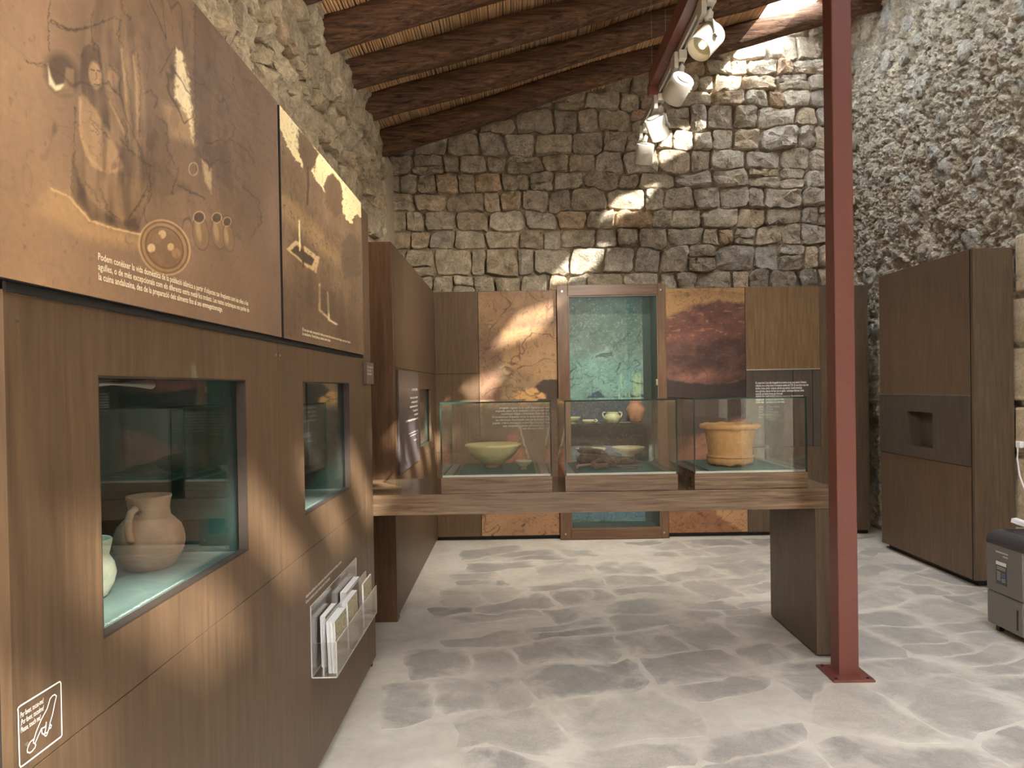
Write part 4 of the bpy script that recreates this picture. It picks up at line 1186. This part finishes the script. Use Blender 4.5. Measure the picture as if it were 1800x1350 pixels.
lettering('lettering', ["Agulles        5   Peces (Objecte)", "Gerres         7   Fusta", "Olles          9   Peça (Objecte)", "Fusta (Objecte) 6  Os", "Ferro         12   Os"], 0.026,
          (tp.x + 0.02, yp, tp.z - .075), (1, 0, 0), (0, 0, 1), MAT['ink_dim'], u3, width=0.2, leading=1.0)

# printed pictures of the far wall
cv = Canvas((Xb[1] + .004, YB - .0012, 0.045), (1, 0, 0), (0, 0, 1), Xb[2] - Xb[1] - .008, HP - .05, 130, 380)
w = fbm(cv.a * 6, cv.b * 6, 61); n2 = fbm(cv.a * 9 + 2.5 * w, cv.b * 9 + 2.5 * w, 62)[..., None]
cv.c = np.array([152, 126, 94]) * (0.66 + 0.55 * n2)
purp = np.clip((fbm(cv.a * 4, cv.b * 4, 63) - 0.45) * 4, 0, 1)
cv.over(0.55 * purp, (122, 88, 70))
cv.over(0.5 * cv.poly([(842, 510), (985, 510), (985, 545), (900, 600), (842, 560)], 25), (150, 112, 74))
cv.over(0.65 * cv.poly([(842, 640), (905, 620), (985, 610), (985, 560), (842, 580)], 16, 8, 4), (110, 80, 62))
cv.over(0.55 * cv.poly([(880, 580), (985, 570), (985, 680), (930, 660), (885, 640)], 14, 6, 5), (184, 146, 98))
cv.over(0.5 * cv.poly([(842, 660), (880, 650), (880, 706), (842, 706)], 10, 5), (112, 76, 62))
cv.over(0.95 * cv.poly([(940, 680), (955, 668), (985, 666), (985, 725), (960, 712), (955, 695)], 2.5, 4, 6), (62, 50, 42))
cv.over(0.9 * cv.poly([(905, 690), (935, 682), (958, 692), (962, 700), (945, 706), (920, 712), (905, 706)], 3, 3, 7), (204, 160, 100))
cv.over(0.85 * cv.poly([(842, 720), (985, 705), (985, 850), (842, 850)], 16, 10, 8), (82, 66, 54))
cv.over(0.8 * cv.poly([(868, 850), (878, 800), (895, 765), (908, 762), (922, 800), (935, 850)], 8, 6, 9), (150, 96, 72))
cv.over(0.8 * cv.line([(912, 745), (920, 775), (930, 805)], 2, 2), (176, 156, 136))
cv.over(0.8 * cv.poly([(838, 850), (990, 850), (995, 960), (838, 960)], 20, 8), (156, 116, 86))
cv.over(0.5 * cv.poly([(842, 900), (900, 905), (870, 955), (842, 955)], 12, 6), (176, 138, 102))
hatch = np.clip((vnoise(cv.a * 60, cv.b * 8, 66) - 0.72) * 5, 0, 1) * cv.poly([(890, 515), (985, 515), (985, 600), (900, 640)], 20)
cv.over(0.5 * hatch, (98, 70, 48))
cv.over(0.75 * cv.cracks(4, 67, 0.80, 1.2, 2), (66, 46, 32)); cv.over(0.5 * cv.cracks(7, 68, 0.72, 1.2, 3), (84, 60, 42))
cv.make('print', i1)
cv = Canvas((Xb[3] + .002, YB - .0012, 0.045), (1, 0, 0), (0, 0, 1), Xb[4] - Xb[3] - .006, HP - .05, 130, 380)
w = fbm(cv.a * 5, cv.b * 9, 71); n2 = fbm(cv.a * 8 + 2 * w, cv.b * 14 + 2 * w, 72)[..., None]
cv.c = np.array([112, 78, 66]) * (0.45 + 1.05 * n2)
cv.over(cv.poly([(1160, 500), (1320, 490), (1320, 535), (1262, 528), (1215, 540), (1168, 560)], 8, 6, 3), (168, 130, 86))
cv.over(0.5 * cv.line([(1190, 520), (1240, 512), (1300, 520)], 8, 8), (132, 100, 70))
cv.over(0.55 * cv.poly([(1165, 560), (1215, 545), (1262, 535), (1318, 545), (1318, 600), (1165, 610)], 14, 8, 4), (104, 66, 58))
fl = np.clip((vnoise(cv.a * 22, cv.b * 60, 75) - 0.74) * 6, 0, 1) * cv.poly([(1165, 545), (1320, 530), (1320, 640), (1165, 640)], 20)
cv.over(0.7 * fl, (172, 122, 84))
cv.over(0.6 * cv.poly([(1160, 612), (1322, 590), (1322, 650), (1160, 650)], 16, 8, 5), (62, 46, 42))
cv.over(0.97 * cv.poly([(1160, 663), (1200, 672), (1250, 676), (1290, 672), (1322, 664), (1322, 735), (1290, 738), (1240, 760), (1160, 775)], 3, 3, 6), (54, 46, 44))
cv.over(0.75 * cv.poly([(1240, 765), (1270, 745), (1322, 730), (1322, 860), (1200, 860), (1185, 800)], 14, 8, 7), (150, 98, 82))
cv.over(0.7 * cv.poly([(1160, 880), (1330, 880), (1330, 960), (1160, 960)], 14), (150, 106, 70))
cv.over(0.85 * cv.poly([(1240, 880), (1330, 885), (1330, 945), (1290, 925), (1262, 905)], 5, 5, 8), (184, 142, 102))
cv.over(0.6 * cv.cracks(8, 77, 0.75, 0.8, 2) * cv.poly([(1160, 880), (1240, 880), (1240, 960), (1160, 960)], 12), (70, 52, 40))
cv.over(0.4 * cv.cracks(8, 78, 0.72, 1.0, 3), (50, 36, 32))
cv.make('print', i2)

# framed glass door vitrine
gv = thing('glass_door_vitrine', ((FX0 + FX1) / 2, 7.0, 0), 'tall wood framed glass door vitrine with a teal cave picture in the far wall', 'vitrine')
gx0, gx1, gz0, gz1 = 0.530, 1.408, 0.105, 2.385
yf0, yf1 = YB - 0.045, YB + 0.02
def frame_piece(name, b, m='frame'):
    return box(name, b, MAT[m], gv, 0.003)
fx = wood('door_rail_wood', sr(82, 60, 44), sr(124, 94, 70), 'x', 0.4, 0.7)
frame_piece('stile', (FX0, gx0, yf0, yf1, 0.005, 2.49)); frame_piece('stile', (gx1, FX1, yf0, yf1, 0.005, 2.49))
box('rail', (gx0 + .0005, gx1 - .0005, yf0, yf1, gz1, 2.49), fx, gv, 0.003); box('rail', (gx0 + .0005, gx1 - .0005, yf0, yf1, 0.005, gz0), fx, gv, 0.003)
boxes('glazing_bead', [(gx0, gx0 + .012, yf0 + .008, yf0 + .02, gz0, gz1), (gx1 - .012, gx1, yf0 + .008, yf0 + .02, gz0, gz1),
                       (gx0 + .012, gx1 - .012, yf0 + .008, yf0 + .02, gz0, gz0 + .012), (gx0 + .012, gx1 - .012, yf0 + .008, yf0 + .02, gz1 - .012, gz1)], MAT['wood_dark'], gv)
box('glass_pane', (gx0, gx1, yf0 + .022, yf0 + .028, gz0, gz1), MAT['glass'], gv, 0)
for x in (FX0 + .05, FX1 - .05):
    for zz_ in (2.43, 0.06):
        cyl('screw', (x, yf0 - .002, zz_), (x, yf0 + .002, zz_), 0.009, MAT['screw'], gv, 12)
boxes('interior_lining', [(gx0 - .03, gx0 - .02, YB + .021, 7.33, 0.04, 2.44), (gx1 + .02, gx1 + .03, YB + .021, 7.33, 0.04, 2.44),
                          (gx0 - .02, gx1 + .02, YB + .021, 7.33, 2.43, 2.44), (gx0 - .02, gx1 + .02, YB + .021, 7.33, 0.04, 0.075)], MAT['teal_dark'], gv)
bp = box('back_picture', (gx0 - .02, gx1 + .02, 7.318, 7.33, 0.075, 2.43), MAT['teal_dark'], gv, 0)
cv = Canvas((gx0 - .018, 7.316, 0.08), (1, 0, 0), (0, 0, 1), gx1 - gx0 - .045, 2.345, 150, 360)
w = fbm(cv.a * 6, cv.b * 6, 81); n2 = fbm(cv.a * 9 + 3 * w, cv.b * 9 + 3 * w, 82)[..., None]
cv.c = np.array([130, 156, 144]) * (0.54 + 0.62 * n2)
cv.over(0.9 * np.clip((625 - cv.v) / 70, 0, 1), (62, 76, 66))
cv.over(0.45 * cv.poly([(1000, 625), (1130, 640), (1130, 700), (1000, 700)], 30), (128, 190, 186))
cv.over(0.95 * cv.poly([(995, 700), (1010, 708), (1035, 697), (1052, 686), (1066, 700), (1085, 704), (1100, 695), (1145, 690), (1145, 810), (995, 810)], 2.5, 5, 5), (50, 70, 90))
cv.over(0.9 * cv.poly([(995, 800), (1160, 800), (1160, 890), (995, 890)], 20), (66, 72, 62))
cv.over(0.95 * cv.poly([(995, 875), (1160, 880), (1160, 918), (995, 916)], 5, 3), (84, 122, 140))
cv.over(0.95 * cv.poly([(995, 915), (1160, 916), (1160, 945), (995, 945)], 3), (70, 104, 76))
sta = np.clip((vnoise(cv.a * 45, cv.b * 4, 86) - 0.55) * 6, 0, 1) * cv.poly([(1078, 660), (1135, 655), (1135, 708), (1082, 700)], 6)
cv.over(0.8 * sta, (170, 190, 150))
cv.over(0.75 * cv.cracks(4, 87, 0.80, 1.2, 2), (34, 54, 50)); cv.over(0.55 * cv.cracks(8, 88, 0.72, 1.2, 3), (44, 70, 66)); cv.over(0.4 * cv.cracks(14, 89, 0.75, 1, 2), (180, 212, 198))
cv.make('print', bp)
for zz_ in (1.13, 0.785):
    bm = bmesh.new(); bx(bm, gx0 - .018, gx1 + .018, 6.92, 7.31, zz_ - .008, zz_)
    for f in bm.faces:
        f.normal_update()
        if abs(f.normal.z) < 0.5: f.material_index = 1
    bm_add('glass_shelf', bm, [MAT['glass'], MAT['glass_edge']], gv)
    for x in (gx0 - .02, gx1 + .012):
        for y in (6.97, 7.25):
            box('shelf_pin', (x, x + .008, y, y + .012, zz_ - .022, zz_ - .0085), MAT['screw'], gv, 0)
box('lock', (gx1 - .03, gx1 - .012, yf0 - .012, yf0 + .01, 1.50, 1.56), MAT['screw'], gv, 0.003)
area('vitrine_light', ((gx0 + gx1) / 2, 6.95, 2.42), (0, 0.35, -1), 0.8, 0.05, 2.2, (0.78, 0.97, 0.95))
S1, S2 = 1.1302, 0.7852
def at_s(u, y, z): return (on_y(u, 720, y).x, y, z)
bowl('cream_bowl', 0.085, 0.062, 0.035, MAT['cream_clay'], at_s(1006, 7.08, S1), 'small cream bowl at the left end of the upper glass shelf', 'bowl', None, 0.008, seed=2)
ol = at_s(1034, 7.06, S1)
lamp_ = thing('oil_lamp', ol, 'small flat cream oil lamp dish with a handle on the glass shelf', 'lamp dish')
lathe('body', [(0.035, 0), (0.05, 0.008), (0.062, 0.022), (0.058, 0.034), (0.05, 0.030), (0.035, 0.014), (0.003, 0.012)], MAT['cream_clay'], lamp_, ol, 32, 0.03, 3)
tube('handle', [(ol[0] + .05, ol[1], ol[2] + .02), (ol[0] + .075, ol[1], ol[2] + .034), (ol[0] + .092, ol[1], ol[2] + .026), (ol[0] + .085, ol[1], ol[2] + .014), (ol[0] + .062, ol[1], ol[2] + .014)], 0.007, MAT['cream_clay'], lamp_, 10)
pl = at_s(1076, 7.07, S1)
pot = thing('two_handled_pot', pl, 'cream pot with two looped handles on the upper glass shelf', 'pot')
lathe('body', [(0.045, 0), (0.058, 0.006), (0.075, 0.03), (0.080, 0.052), (0.070, 0.078), (0.054, 0.088), (0.052, 0.096), (0.056, 0.104), (0.053, 0.106), (0.047, 0.1), (0.045, 0.085), (0.003, 0.07)], MAT['cream_clay'], pot, pl, 40, 0.006, 4)
for s in (-1, 1):
    tube('handle', [(pl[0] + s * x_, pl[1], pl[2] + z_) for x_, z_ in ((0.052, 0.092), (0.075, 0.106), (0.095, 0.098), (0.096, 0.078), (0.086, 0.058), (0.074, 0.045))], 0.0075, MAT['cream_clay'], pot, 10)
jl2 = at_s(1117, 7.12, S1)
jar = thing('red_jar', jl2, 'red clay jar with a wide neck at the right end of the upper shelf', 'jar')
lathe('body', [(0.045, 0), (0.056, 0.005), (0.075, 0.05), (0.092, 0.105), (0.096, 0.128), (0.085, 0.155), (0.062, 0.182), (0.056, 0.19), (0.056, 0.225), (0.052, 0.23), (0.046, 0.2), (0.003, 0.19)], MAT['redclay'], jar, jl2, 40, 0.008, 5)
lathe('rim', [(0.056, 0.222), (0.061, 0.226), (0.061, 0.236), (0.056, 0.240), (0.050, 0.236)], MAT['redclay'], jar, jl2, 40, 0.008, 5)
rr2 = random.Random(4)
for k in range(9):
    c_ = at_s(1078 + k * 3.4 + rr2.uniform(-1, 1), 6.96 + rr2.uniform(-.02, .02), S1)
    tag(lathe('sherd', [(0.004, 0), (0.012, 0.002), (0.013, 0.007), (0.005, 0.010)], MAT['bone'], None, c_, 7, 0.35, 20 + k), 'tiny brown sherd scattered before the jar on the upper glass shelf', 'sherd', 'sherds on the upper glass shelf')
bowl('yellow_dish', 0.155, 0.085, 0.055, MAT['yellow_glaze'], at_s(1037, 7.12, S2), 'yellow dish on the lower shelf behind the charred log', 'dish', None, 0.012, seed=7)
bowl('pale_dish', 0.165, 0.095, 0.065, MAT['pale_bowl'], at_s(1103, 7.10, S2), 'wide pale dish on the lower shelf right of the yellow dish', 'dish', None, 0.012, seed=8)

# ------------------------------------------------------------------ right display unit
ru = thing('display_unit', (3.46, 5.7, 0), 'tall dark brown display unit with a square recess against the right wall', 'cabinet', 'wooden display units')
RX0, RX1, RY0, RY1, RZ = 3.30, 3.59, 5.03, 6.32, 2.445
box('face_board', (RX0, RX0 + .02, RY0 + .042, RY1, 1.388, RZ), MAT['wood_dark'], ru, 0.001)
box('face_board', (RX0, RX0 + .02, RY0 + .042, RY1, 0.05, 0.868), MAT['wood_dark'], ru, 0.001)
box('corner_groove', (RX0 + .004, RX0 + .02, RY0 + .026, RY0 + .042, 0.05, RZ), MAT['gap'], ru, 0)
box('corner_post', (RX0, RX0 + .02, RY0, RY0 + .026, 0.05, RZ), MAT['wood_r'], ru, 0.001)
box('end_board', (RX0 + .02, RX1, RY0, RY0 + .02, 0.05, RZ), MAT['wood_r'], ru, 0.001)
box('top_board', (RX0 + .02, RX1, RY0 + .02, RY1, RZ - .02, RZ), MAT['wood_dark'], ru, 0)
box('far_end_board', (RX0 + .02, RX1, RY1 - .02, RY1, 0.05, RZ - .02), MAT['wood_dark'], ru, 0)
hy0, hy1, hz0, hz1 = 5.52, 5.87, 0.96, 1.247
boxes('recessed_plate', [(RX0 - .008, RX0 + .012, RY0 + .046, hy0, 0.872, 1.384), (RX0 - .008, RX0 + .012, hy1, RY1, 0.872, 1.384),
                         (RX0 - .008, RX0 + .012, hy0, hy1, 0.872, hz0), (RX0 - .008, RX0 + .012, hy0, hy1, hz1, 1.384)], MAT['metal_dark'], ru)
boxes('recess_box', [(RX0 + .10, RX0 + .11, hy0 - .01, hy1 + .01, hz0 - .01, hz1 + .01), (RX0 + .0125, RX0 + .10, hy0 - .01, hy0, hz0, hz1), (RX0 + .0125, RX0 + .10, hy1, hy1 + .01, hz0, hz1),
                     (RX0 + .0125, RX0 + .10, hy0, hy1, hz0 - .01, hz0), (RX0 + .0125, RX0 + .10, hy0, hy1, hz1, hz1 + .01)], MAT['metal_dark'], ru)
box('plate_edge', (RX0 - .010, RX0 + .002, RY0 + .046, RY1, 1.3845, 1.3875), MAT['alu'], ru, 0)
box('plinth', (RX0 + .05, RX1 - .01, RY0 + .05, RY1 - .03, 0, 0.05), MAT['black'], ru, 0)

# ------------------------------------------------------------------ red steel column
co = thing('steel_column', (1.677, 3.6, 0), 'red painted square steel column on a base plate', 'column')
box('post', (1.626, 1.728, 3.545, 3.647, 0.012, 5.3), MAT['steel_red'], co, 0.006)
box('base_plate', (1.565, 1.775, 3.475, 3.685, 0.0, 0.012), MAT['steel_red'], co, 0.003)
for x in (1.59, 1.75):
    for y in (3.50, 3.66):
        cyl('bolt', (x, y, 0.012), (x, y, 0.020), 0.010, MAT['steel_red'], co, 6)
boxes('weld_seam', [(1.622, 1.732, 3.541, 3.545, 0.012, 0.017), (1.622, 1.626, 3.545, 3.651, 0.012, 0.017), (1.728, 1.732, 3.545, 3.651, 0.012, 0.017)], MAT['steel_red'], co)

# ------------------------------------------------------------------ lighting rail and spotlights
TX = 0.95
rail = thing('lighting_rail', (TX, 3.5, 3.3), 'white lighting track under a red steel bar hung on thin wires', 'rail')
box('steel_bar', (TX - 0.075, TX + 0.005, 0.8, 4.42, 3.375, 3.475), MAT['steel_red'], rail, 0.003)
box('end_bracket', (TX - 0.078, TX + 0.008, 4.40, 4.46, 3.325, 3.40), MAT['steel_red'], rail, 0.003)
boxes('track', [(TX - .018, TX - .008, 0.8, 5.12, 3.335, 3.372), (TX + .008, TX + .018, 0.8, 5.12, 3.335, 3.372), (TX - .018, TX + .018, 0.8, 5.12, 3.364, 3.374)], MAT['white'], rail)
for y, x in ((4.68, TX), (4.08, TX - .04)):
    cyl('hanging_wire', (x, y, 3.373), (x, y, roof_z(x) + .02), 0.0022, MAT['alu'], rail, 6)
def spotlight(y, d, label, R=0.063, L=0.135, power=30.0, off=(0.0, 0.0)):
    s = thing('track_spotlight', (TX, y, 3.33), label, 'spotlight', 'white spotlights on the lighting track')
    ad = box('adaptor', (TX - .022, TX + .022, y - .06, y + .06, 3.285, 3.3345), MAT['white'], s, 0.003)
    bm = bmesh.new()
    bx(bm, TX - .045, TX - .020, y - .045, y + .045, 3.24, 3.33, 0.004)
    bm_add('driver_plate', bm, MAT['white'], s)
    j = Vector((TX + off[0], y + off[1], 3.225))
    tube('swivel_joint', [(TX, y, 3.286), (TX + off[0] * .4, y + off[1] * .4, 3.262), j], [0.020, 0.024, 0.017], MAT['white'], s, 16)
    d = Vector(d).normalized()
    side, up, _ = frame_of(d)
    if side.x < 0: side = -side
    c = j - Vector((0, 0, 0.085)) - side * 0.02
    # arm from the joint down the side of the body
    p1 = j + side * 0.035 - Vector((0, 0, 0.012)); p2 = c + side * (R + .008)
    verts, faces = [], []
    for p in (j, p1, p2):
        for a_, b_ in ((-1, -1), (1, -1), (1, 1), (-1, 1)):
            t_ = d.cross(side).normalized()
            verts.append(p + t_ * 0.013 * a_ + side * 0.004 * b_)
    for i in (0, 4):
        for k in range(4): faces.append((i + k, i + (k + 1) % 4, i + 4 + (k + 1) % 4, i + 4 + k))
    faces.append((0, 1, 2, 3)); faces.append((8, 9, 10, 11))
    add('arm', mesh_from('arm', verts, faces), MAT['white'], s)
    cyl('knob', tuple(c + side * (R - .004)), tuple(c + side * (R + .020)), 0.013, MAT['white'], s, 14)
    A, B = c - d * L * .5, c + d * L * .5
    # hollow body: outside, lip, inside
    prof = [(0.0, R * 0.70), (0.0, R * 0.94), (0.004, R), (L - .003, R), (L, R * .985), (L, R * .93), (L - .05, R * .88), (L - .05, R * .5)]
    verts, faces = [], []
    n = 36
    ss, tt, _ = frame_of(d)
    for t_, r_ in prof:
        for k in range(n):
            q = 2 * math.pi * k / n
            verts.append(A + d * t_ + (ss * math.cos(q) + tt * math.sin(q)) * r_)
    for i in range(len(prof) - 1):
        for k in range(n):
            a_, b_ = i * n + k, i * n + (k + 1) % n
            faces.append((a_, b_, b_ + n, a_ + n))
    faces.append(tuple(range(n))); faces.append(tuple(range(len(prof) * n - 1, (len(prof) - 1) * n - 1, -1)))
    me = mesh_from('body', verts, faces)
    o = add('body', me, MAT['white'], s)
    for p in me.polygons: p.use_smooth = len(p.vertices) == 4 and abs(Vector(p.normal).dot(d)) < 0.5
    cyl('rear_cap', tuple(A - d * .006), tuple(A + d * .002), R * .62, MAT['white'], s, 28)
    cyl('reflector', tuple(B - d * .046), tuple(B - d * .044), R * .86, MAT['alu'], s, 28)
    tube('bulb', [tuple(B - d * .044), tuple(B - d * .03), tuple(B - d * .02)], [0.016, 0.018, 0.008], MAT['bulb'], s, 12)
    l = bpy.data.lights.new('spot_beam', 'SPOT')
    l.energy = power; l.spot_size = RAD(85); l.spot_blend = 0.7; l.color = (1.0, 0.90, 0.76); l.shadow_soft_size = 0.04
    lo = bpy.data.objects.new('spot_beam', l); COL.objects.link(lo)
    lo.location = B + d * .004; lo.rotation_euler = d.to_track_quat('-Z', 'Y').to_euler()
    return s
spotlight(3.34, (-0.62, -0.28, -0.72), 'white spotlight nearest the viewer, its glowing bulb visible', power=30)
spotlight(2.62, (-0.88, 0.48, 0.0), 'unseen added spotlight brightening the left stone wall, above the top of the picture', power=60)  # extra lamp out of view, added to lift the left wall
spotlight(1.90, (-0.92, 0.10, -0.38), 'unseen added spotlight brightening the near picture panel, above the top of the picture', power=12)  # extra lamp out of view, added to light the near panel
spotlight(3.90, (-0.30, 0.80, -0.50), 'white spotlight second from the viewer, turned towards the far wall', power=130)
spotlight(4.46, (0.42, 0.55, -0.76), 'white spotlight third from the viewer, tilted towards the right', power=50)
spotlight(4.98, (-0.06, 0.42, -0.90), 'white spotlight at the far end of the track, pointing down', power=50)

# ------------------------------------------------------------------ leaflet rack with leaflets
R0, R1 = 2.607, 3.36
lr = thing('leaflet_rack', (-0.73, 3.0, 0.425), 'clear acrylic leaflet rack fixed to the near wooden unit', 'rack')
def ac(name, b, thin):
    bm = bmesh.new(); bx(bm, *b)
    for f in bm.faces:
        f.normal_update()
        if abs(f.normal[thin]) < 0.5: f.material_index = 1
    return bm_add(name, bm, [MAT['acrylic'], MAT['acrylic_edge']], lr)
ac('back_plate', (-0.778, -0.775, R0, R1, 0.428, 0.695), 0)
ac('divider', (-0.733, -0.730, R0, R1, 0.432, 0.63), 0)
ac('front_lip', (-0.684, -0.681, R0, R1, 0.428, 0.560), 0)
ac('bottom', (-0.7745, -0.6845, R0, R1, 0.425, 0.4285), 2)
ac('side_plate', (-0.7745, -0.6845, R0, R0 + .003, 0.4287, 0.556), 1)
def cover_mat():
    t = NT('leaflet_cover'); v = t.pos()
    c = t.ramp(t.noise(v, 130, 5, 0.8), [(0.35, sr(70, 66, 50)), (0.5, sr(150, 140, 112)), (0.65, sr(206, 196, 168))])
    t.col(c).rough(0.45)
    return t.m
COVER = cover_mat()
def leaflet_mesh(w, h, th):
    bm = bmesh.new(); bx(bm, -th / 2, th / 2, 0, w, 0, h)
    for f in bm.faces:
        f.normal_update()
        f.material_index = 1 if f.normal.x > 0.5 else 0
    me = bpy.data.meshes.new('leaflet'); bmesh.ops.recalc_face_normals(bm, faces=bm.faces); bm.to_mesh(me); bm.free()
    me.materials.append(MAT['paper']); me.materials.append(COVER)
    return me
LM = leaflet_mesh(0.175, 0.195, 0.0032)
def bundle(x0, y0, n, label, grp, z=0.4292, lean=-6, w=1.0, step=0.0041):
    rl = random.Random(int(y0 * 100))
    for k in range(n):
        o = bpy.data.objects.new('leaflet', LM); COL.objects.link(o)
        o.location = (x0 + k * step, y0 + rl.uniform(-.003, .003), z)
        o.rotation_euler = (0, RAD(lean + rl.uniform(-.12, .12)), 0)
        o.scale = (1, w, 1)
        tag(o, label, 'leaflet', grp)
bundle(-0.7205, 2.640, 8, 'white edged leaflet in the nearest front bundle of the acrylic rack', 'leaflets in the nearest front bundle', lean=-2)
bundle(-0.7225, 2.885, 6, 'white edged leaflet in the middle front bundle of the acrylic rack', 'leaflets in the middle front bundle', lean=-1.5)
bundle(-0.700, 3.150, 2, 'leaflet standing at the far end of the front row of the rack', 'leaflets at the far end of the front row', lean=-1.0)
bundle(-0.764, 2.700, 5, 'leaflet in the nearest bundle of the rear row of the rack', 'leaflets in the nearest rear bundle', z=0.4292, lean=-1)
bundle(-0.768, 3.020, 7, 'leaflet in the far bundle of the rear row of the rack', 'leaflets in the far rear bundle', z=0.4292, lean=-0.6, w=1.5)

# ------------------------------------------------------------------ dehumidifier, power strip, plug
dh = thing('dehumidifier', (2.98, 4.06, 0), 'grey and black portable dehumidifier beside the right display unit', 'dehumidifier')
DX0, DX1, DY0, DY1, DZ = 2.83, 3.09, 3.89, 4.21, 0.60
box('body', (DX0 + .02, DX1, DY0 + .006, DY1 - .006, 0.03, DZ - .03), MAT['black_plastic'], dh, 0.02)
bm = bmesh.new()
bx(bm, DX0 - .004, DX0 + .05, DY0 + .02, DY1, 0.245, DZ - .075, 0.006)
bm_add('front_panel', bm, MAT['grey_plastic'], dh)
bm = bmesh.new()
bx(bm, DX0 - .004, DX0 + .05, DY0 + .02, DY1, 0.045, 0.242, 0.010)
bk = bm_add('water_tank', bm, MAT['grey_plastic'], dh)
box('level_window', (DX0 - .0055, DX0 + .003, DY0 + .055, DY0 + .068, 0.075, 0.19), MAT['black_plastic'], bk, 0.001)
# rounded hood
prof = [(DX0 - .004, DZ - .076)] + [(DX0 + .062 - .066 * math.cos(a_), DZ - .066 + .066 * math.sin(a_)) for a_ in np.linspace(0, math.pi / 2, 8)] + [(DX1 - .02, DZ), (DX1, DZ - .02), (DX1, DZ - .076)]
verts = [(x, y, z_) for y in (DY0 + .012, DY1) for x, z_ in prof]
m_ = len(prof)
faces = [(i, (i + 1) % m_, (i + 1) % m_ + m_, i + m_) for i in range(m_)] + [tuple(range(m_ - 1, -1, -1)), tuple(range(m_, 2 * m_))]
hd = add('hood', mesh_from('hood', verts, faces), MAT['dark_plastic'], dh)
box('control_panel', (DX0 + .085, DX1 - .03, DY0 + .04, DY1 - .03, DZ, DZ + .0015), MAT['black_plastic'], hd, 0)
boxes('side_grille', [(DX0 + .08, DX1 - .03, DY0 + .002, DY0 + .008, 0.12 + k * 0.022, 0.131 + k * 0.022) for k in range(16)], MAT['dark_plastic'], dh)
lb = box('rating_label', (DX0 - .0055, DX0 - .003, DY0 + .145, DY0 + .235, 0.30, 0.435), MAT['label_dark'], dh, 0)
box('label_header', (DX0 - .0062, DX0 - .005, DY0 + .147, DY0 + .233, 0.412, 0.433), MAT['paper'], lb, 0)
box('label_icon', (DX0 - .0062, DX0 - .005, DY0 + .155, DY0 + .185, 0.345, 0.372), MAT['label_blue'], lb, 0)
boxes('label_lines', [(DX0 - .0062, DX0 - .005, DY0 + .155, DY0 + .225, 0.400 - k * .007, 0.403 - k * .007) for k in range(3)] +
      [(DX0 - .0062, DX0 - .005, DY0 + .195, DY0 + .225, 0.37 - k * .008, 0.373 - k * .008) for k in range(7)] +
      [(DX0 - .0062, DX0 - .005, DY0 + .155, DY0 + .185, 0.335 - k * .008, 0.338 - k * .008) for k in range(3)], MAT['ink_dim'], lb)
boxes('name_badge', [(DX0 - .0055, DX0 - .003, DY0 + .135, DY0 + .235, 0.483, 0.492), (DX0 - .0055, DX0 - .003, DY0 + .135, DY0 + .175, 0.464, 0.472)], MAT['ink_dim'], dh)
boxes('castor', [(x, x + .03, y, y + .03, 0, 0.03) for x in (DX0 + .03, DX1 - .05) for y in (DY0 + .03, DY1 - .06)], MAT['black_plastic'], dh)
pg = thing('power_plug', (3.60, 4.95, 1.03), 'white plug with a white cord on the jamb behind the right unit', 'plug')
q = on_x(1784, 780, 3.585) - Vector((0, 0.04, 0))
box('plug_head', (3.575, 3.605, q.y - .025, q.y + .025, q.z - .025, q.z + .022), MAT['white_plastic'], pg, 0.006)
tube('cord', [(3.58, q.y, q.z - .02), (3.565, q.y - .01, q.z - .10), (3.56, q.y - .04, q.z - .22), (3.57, q.y - .12, q.z - .40), (3.50, q.y - .28, q.z - .62)], 0.006, MAT['white_plastic'], pg, 10)
st_ = thing('power_strip', (3.05, 4.1, 0.62), 'white socket strip lying on the dehumidifier', 'power strip')
q = Vector((3.03, 4.17, DZ + 0.0)); e = Vector((3.09, 3.98, DZ + 0.022))
verts, faces = [], []
c0, c1 = Vector((2.985, 4.20, DZ + 0.055)), Vector((3.07, 4.02, DZ + 0.012))
s_, t_, d_ = frame_of(c1 - c0)
for p in (c0, c1):
    for a_, b_ in ((-1, -1), (1, -1), (1, 1), (-1, 1)): verts.append(p + s_ * 0.024 * a_ + t_ * 0.012 * b_)
faces = [(k, (k + 1) % 4, 4 + (k + 1) % 4, 4 + k) for k in range(4)] + [(3, 2, 1, 0), (4, 5, 6, 7)]
add('strip_body', mesh_from('strip_body', verts, faces), MAT['white_plastic'], st_)
cyl('socket', tuple(c0.lerp(c1, .35) + t_ * .0119), tuple(c0.lerp(c1, .35) + t_ * .0135), 0.014, MAT['ink_dim'], st_, 16)
cyl('socket', tuple(c0.lerp(c1, .7) + t_ * .0119), tuple(c0.lerp(c1, .7) + t_ * .0135), 0.014, MAT['ink_dim'], st_, 16)
